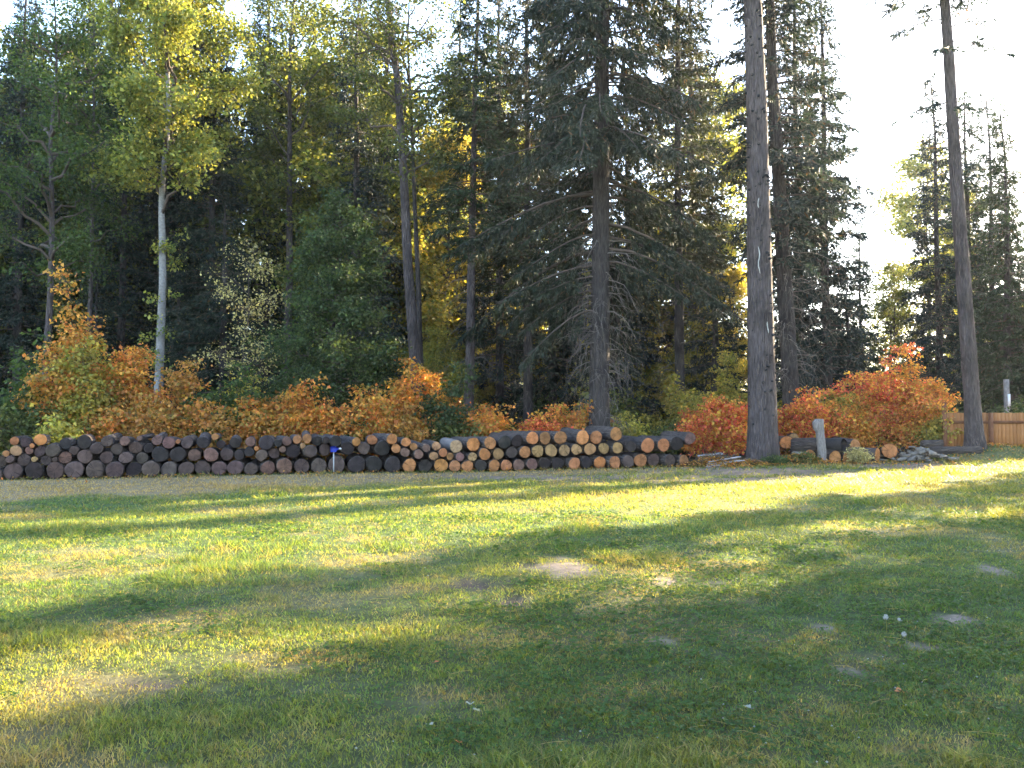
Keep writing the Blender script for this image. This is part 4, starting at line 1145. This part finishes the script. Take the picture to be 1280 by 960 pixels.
# ------------------------------------------------------------------ firewood heap, boards, brush
def wedge_mesh(rng, ln, r):
    k = rng.randint(3, 6)
    a = np.sort(rng.uniform(0, 2 * np.pi, 1)) + np.arange(k) * 2 * np.pi / k + rng.normal(0, .25, k)
    prof = np.c_[np.cos(a) * r, np.sin(a) * r * .7]
    V = np.concatenate([np.c_[np.full(k, x), prof * (1 + rng.normal(0, .1, (k, 1)))] for x in (-ln / 2, 0, ln / 2)])
    F = [[q * k + s, q * k + (s + 1) % k, (q + 1) * k + (s + 1) % k, (q + 1) * k + s] for q in range(2) for s in range(k)]
    mb = MB().add(V, F); mb.F.append(np.array([list(range(k))[::-1]])); mb.F.append(np.array([[2 * k + s for s in range(k)]]))
    return mb
rf = RS(33)
WD = [wedge_mesh(RS(800 + i), .5, .085).mesh('split_wood', M['firewood'], False) for i in range(6)]
def heap(cx_, cy_, n, sx, sy, hz, label, group):
    for k in range(n):
        u = rf.normal(0, .5, 2).clip(-1.1, 1.1)
        x, y = cx_ + u[0] * sx, cy_ + u[1] * sy
        z = float(gz(x, y)) + .05 + hz * max(0, 1 - abs(u[0])) * rf.rand()
        o = link('split_firewood', WD[k % 6])
        o.location = (x, y, z); o.rotation_euler = (rf.uniform(0, 6), rf.normal(0, .22), rf.normal(0, .55))
        s = rf.uniform(.35, .8); o.scale = (s * rf.uniform(.6, 1.1), s * 1.15, s * 1.15)
        tag(o, label, 'firewood', group)
c = at(1150, 572, 29.2)
heap(c[0], c[1], 80, 1.05, .4, .48, 'grey split firewood piece in the heap right of the slanted orange log', 'split firewood in the right heap')
c = at(1003, 577, 28.6)
heap(c[0], c[1], 22, .75, .3, .22, 'grey split wood scrap in the leafy heap at the foot of the massive trunk', 'wood scraps beside the massive trunk')
# weathered boards
WB = ['longest weathered grey board lying on the brush at the right end of the pile', 'grey board lying under the longest board on the brush', 'short pale board at the front of the brush heap',
      'grey board at the back of the brush heap', 'narrow grey board sticking out right of the brush heap']
for k, (px, py, Yb, ln, rz, ry) in enumerate([(905, 577.5, 26.9, 1.25, .35, -.12), (900, 582, 26.8, 1.0, .45, -.08), (895, 585, 26.6, .7, .2, -.10), (888, 572, 27.4, .9, .25, -.1), (918, 580, 27.0, .8, .5, -.05)]):
    p = at(px, py, Yb)
    b = MB().add(*box(-ln / 2, ln / 2, -.06, .06, -.016, .016, .008, rf)).build('board', M['board'], smooth=False)
    p[2] += .09
    b.location = tuple(p); b.rotation_euler = (rf.normal(.25, .15), ry, rz)
    tag(b, WB[k], 'board', 'weathered boards on the brush')
def brush(cx_, cy_, n, sx, sy, hz, seed):
    rng = RS(seed)
    x = cx_ + rng.normal(0, .5, n) * sx; y = cy_ + rng.normal(0, .5, n) * sy
    z = gz(x, y) + .02 + hz * rng.rand(n) * np.exp(-((x - cx_) / sx) ** 2)
    a = rng.uniform(0, 6.28, n); l = rng.uniform(.2, .8, n); e = rng.normal(0, .22, n)
    D = np.c_[np.cos(a) * np.cos(e), np.sin(a) * np.cos(e), np.sin(e)]
    u = np.linspace(-.5, .5, 4)[None, :, None]
    P = np.c_[x, y, z][:, None] + D[:, None] * l[:, None, None] * u
    P += rng.normal(0, .02, P.shape)
    return tubes(P, np.full((n, 1), .008) * np.linspace(1, .5, 4)[None], 4)
c1, c2 = at(893, 580, 27.2), at(940, 583, 27.6)
mb = MB().add(*brush(c1[0], c1[1], 260, .8, .45, .38, 1)).add(*brush(c2[0], c2[1], 90, .7, .3, .15, 2))
tag(mb.build('brush', M['brush']), 'tangle of dry twigs heaped against the right end of the long pile', 'brush', kind='stuff')

# fallen leaves around the pile and the trunks
def litter_leaves():
    rng = RS(71)
    mb = MB()
    n = 5200
    x = rng.uniform(-15, 20, n); q = rng.exponential(.55, n) - .5
    y = LA + LB * x - q
    k = rng.rand(n) < np.where(x > 5, 1.0, .28)
    x, y = x[k], y[k]
    for cxx, cyy, m, sx, sy in [(*at(1003, 577, 28.2)[:2], 900, .8, .4), (*at(930, 582, 27.4)[:2], 700, .9, .4), (*at(893, 583, 26.7)[:2], 650, .8, .4)]:
        x = np.r_[x, cxx + rng.normal(0, sx * .6, m)]; y = np.r_[y, cyy + rng.normal(0, sy * .6, m)]
    n = len(x)
    z = gz(x, y) + rng.uniform(.01, .06, n)
    for cxx, cyy, hh_, sx, sy in [(*at(1003, 577, 28.2)[:2], .26, .8, .4), (*at(930, 582, 27.4)[:2], .14, .8, .4), (*at(888, 583, 26.9)[:2], .3, .7, .35)]:
        z = z + hh_ * rng.uniform(.5, 1, n) * np.exp(-((x - cxx) / sx) ** 2 - ((y - cyy) / sy) ** 2)
    pc = np.array(PAL['rust'] + PAL['orange'] + [(.12, .07, .04), (.10, .065, .04)])
    c = pc[rng.randint(0, len(pc), n)] * rng.uniform(.6, 1.1, (n, 1))
    V, F = blades(np.c_[x, y, z], unit(rng.normal(0, 1, (n, 3)) * np.array([1, 1, .35])), unit(rng.normal(0, .5, (n, 3)) + np.array([0, 0, 1])), rng.uniform(.05, .10, n), rng.uniform(.04, .08, n), .15)
    mb.add(V, F, np.repeat(c, 4, 0))
    tag(mb.build('leaf_litter', M['leaf'], smooth=False), 'fallen brown and orange leaves strewn along the foot of the log pile', 'leaf litter', kind='stuff')
litter_leaves()

# low plants at the foot of the logs
for px, Yp, H, W, pal, lab in [(1075, 28.7, .62, .75, 'pale', 'small pale green plant in front of the orange cut logs'), (1010, 28.0, .30, .9, 'olive', 'low grassy green plant at the foot of the weathered post'),
                               (965, 27.7, .28, .8, 'green', 'low green weeds in front of the massive trunk'), (72, back(72, .9), 1.75, .9, 'yellow', 'bright yellow leafed branch leaning over the left part of the pile')]:
    shrub(px, Yp, H, W, pal, lab, int(px), nst=9, per=22, size=.055 if H < 1 else .11, sig=.07 if H < 1 else .12, dens=1.6)

# ------------------------------------------------------------------ wooden fence
FY0 = 31.6
fx0 = at(1181, 540, FY0)[0]
fence = thing('wooden_fence', 'orange brown cedar board fence at the right edge', 'fence', (fx0, FY0, 0), R(3))
zt = at(1181, 516, FY0)[2]
bm_ = {}
rng = RS(8)
for k in range(46):
    key = k % 5
    if key not in bm_:
        bm_[key] = MB().add(*box(0, .143, 0, .022, .02, zt, .0025, rng)).mesh('board', M['fence'], False)
    o = link('board', bm_[key], fence); o.location = (.05 + k * .147, rng.normal(0, .002), rng.normal(0, .006))
for zr in (zt - .36, .42):
    MB().add(*box(.05, 6.85, -.045, -.004, zr - .055, zr + .055)).build('rail', M['fence_dark'], fence, False)
for k, xx in enumerate((-.06, 1.78, 4.2, 6.6)):
    o = MB().add(*box(-.07, .07, -.14, -.048, -.3, zt + (.40 if k == 0 else .0))).build('post', M['fence_dark'], fence, False)
    o.location = (xx, 0, 0)
# post with a pale notice behind the fence
p0 = at(1259, 520, 33.5)
sp = thing('sign_post', 'grey wooden post with a small white notice standing behind the fence', 'post', (p0[0], 33.5, 0))
MB().add(*box(-.085, .085, -.06, .06, -.3, at(1259, 474, 33.5)[2], .008, RS(2))).build('post_body', M['silver'], sp, False)
zc = at(1262, 500, 33.5)[2]
MB().add(*box(.0, .11, -.072, -.062, zc - .24, zc + .24)).build('notice', M['white'], sp, False)

# ------------------------------------------------------------------ blue marker in front of the pile
p0 = on_ground(417, 592)
p0[2] = float(gz(p0[0], p0[1]))
mk = thing('marker_stake', 'small blue marker on a thin white stake in front of the grey logs', 'marker', tuple(p0), .1)
dpx = p0[1] / FPX
MB().add(*box(-.017, .017, -.010, .010, -.1, 26 * dpx, .001, RS(1))).build('stake', M['stake'], mk, False)
V = np.array([[-4, 0], [3.4, 0], [3.4, 2.6], [6.4, 2.9], [6.4, 5.0], [3.0, 5.2], [2.2, 7.2], [-1, 7.4], [-4.2, 6.4]]) * dpx
n = len(V)
hd = MB().add(np.concatenate([np.c_[V[:, 0], np.full(n, -.05), V[:, 1]], np.c_[V[:, 0], np.full(n, .05), V[:, 1]]]), [[s, (s + 1) % n, n + (s + 1) % n, n + s] for s in range(n)])
hd.F.append(np.array([list(range(n))])); hd.F.append(np.array([[n + s for s in range(n)][::-1]]))
ho = hd.build('blue_head', M['blue'], mk, False); ho.location = (0, 0, 25.5 * dpx)
sp_ = MB().add(*tubes(np.array([[6.4 * dpx, 0, 0], [8.2 * dpx, 0, .2 * dpx], [9.2 * dpx, 0, -.6 * dpx]]), np.array([.03, .034, .022]), 8)).build('spout', M['sap'], mk)
sp_.location = (0, 0, 29.4 * dpx)

# ------------------------------------------------------------------ thin haze volume, added to stand in for lens glare
m, nt, out = new_mat('glare_haze')
pv = nd(nt, 'ShaderNodeVolumePrincipled', Density=.0002, Anisotropy=.5)
pv.inputs['Color'].default_value = (.86, .90, 1.0, 1)
nt.links.new(pv.outputs[0], out.inputs['Volume'])
tag(MB().add(*box(-160, 160, -30, 190, -2, 45)).build('haze', m, smooth=False), 'thin bluish haze added over the wood in place of lens glare', 'haze', kind='stuff')

# ------------------------------------------------------------------ small things on the lawn
DL = ['tall dandelion seed head standing on the right of the lawn', 'dandelion seed head low above the bare patch at right', 'faded dandelion seed head behind the tall one']
for k, (px, py, hp, hr) in enumerate([(1108, 790, 20, 3.2), (1132, 803, 10, 3.0), (1125, 784, 11, 2.0)]):
    g = on_ground(px, py); g[2] = float(gz(g[0], g[1]))
    u = g[1] / FPX
    t = thing('dandelion', DL[k], 'dandelion', tuple(g), k * 1.0, 'dandelions')
    hh = hp * u
    MB().add(*tubes(np.array([[0, 0, -.02], [.006, .004, hh * .5], [0, .008, hh]]), np.array([.003, .0025, .002]), 6), np.array([.16, .17, .07])).build('stem', M['grass'], t)
    rng = RS(k); nS = 70
    D = rand_dirs(rng, nS); rr = hr * u
    sd = MB().add(*tubes(np.stack([D * rr * .15, D * rr * .6, D * rr], 1), np.full((nS, 3), .0007), 3), np.array([.5, .5, .47]))
    V, F = blades(np.repeat(D * rr * .92, 3, 0), rand_dirs(rng, nS * 3), rand_dirs(rng, nS * 3), np.full(nS * 3, rr * .35), np.full(nS * 3, rr * .16))
    sd.add(V, F, np.array([.36, .36, .35]))
    so = sd.build('seed_head', M['fluff'], t); so.location = (0, .008, hh)
def leaf_thing(px, py, s, colr, label, seed, name='fallen_leaf'):
    g = on_ground(px, py); g[2] = float(gz(g[0], g[1])) + .03
    rng = RS(seed)
    K = 15
    a = np.linspace(-2.6, 2.6, K)
    rad = s * (.55 + .45 * np.abs(np.cos(a * 2.4))) * np.where(np.abs(a) > 2.2, .6, 1)
    pts = np.c_[np.sin(a) * rad * .8, np.cos(a) * rad, .35 * s * (np.sin(a) ** 2) + rng.normal(0, .05 * s, K)]
    V = np.concatenate([[[0, -.2 * s, 0]], pts])
    mb = MB().add(V, np.array([[0, 1 + i, 2 + i] for i in range(K - 1)]), np.array(colr))
    mb.add(*tubes(np.array([[0, -.2 * s, 0], [.1 * s, -.7 * s, .1 * s], [.15 * s, -1.1 * s, .3 * s]]), np.full(3, .0015), 4), np.array(colr) * .6)
    o = mb.build(name, M['leaf']); o.location = tuple(g); o.rotation_euler = (rng.normal(.3, .2), rng.normal(0, .2), rng.uniform(0, 6))
    tag(o, label, 'leaf')
leaf_thing(1126, 869, .040, (.42, .17, .07), 'curled orange fallen leaf on the grass at lower right', 3)
leaf_thing(574, 934, .030, (.45, .15, .06), 'small orange fallen leaf near the bottom middle of the lawn', 4)
leaf_thing(545, 832, .022, (.38, .15, .08), 'tiny reddish fallen leaf in the lower sunlit strip', 6)
for k, (px, py) in enumerate([(537, 912), (588, 885), (596, 896), (935, 888)]):
    leaf_thing(px, py, .032, (.34, .36, .33), ['pale grey leaf left of the bottom middle of the lawn', 'upper of two small pale leaves near the bottom middle', 'lower of two small pale leaves near the bottom middle', 'pale grey leaf in the grass right of the bottom middle'][k], 20 + k)
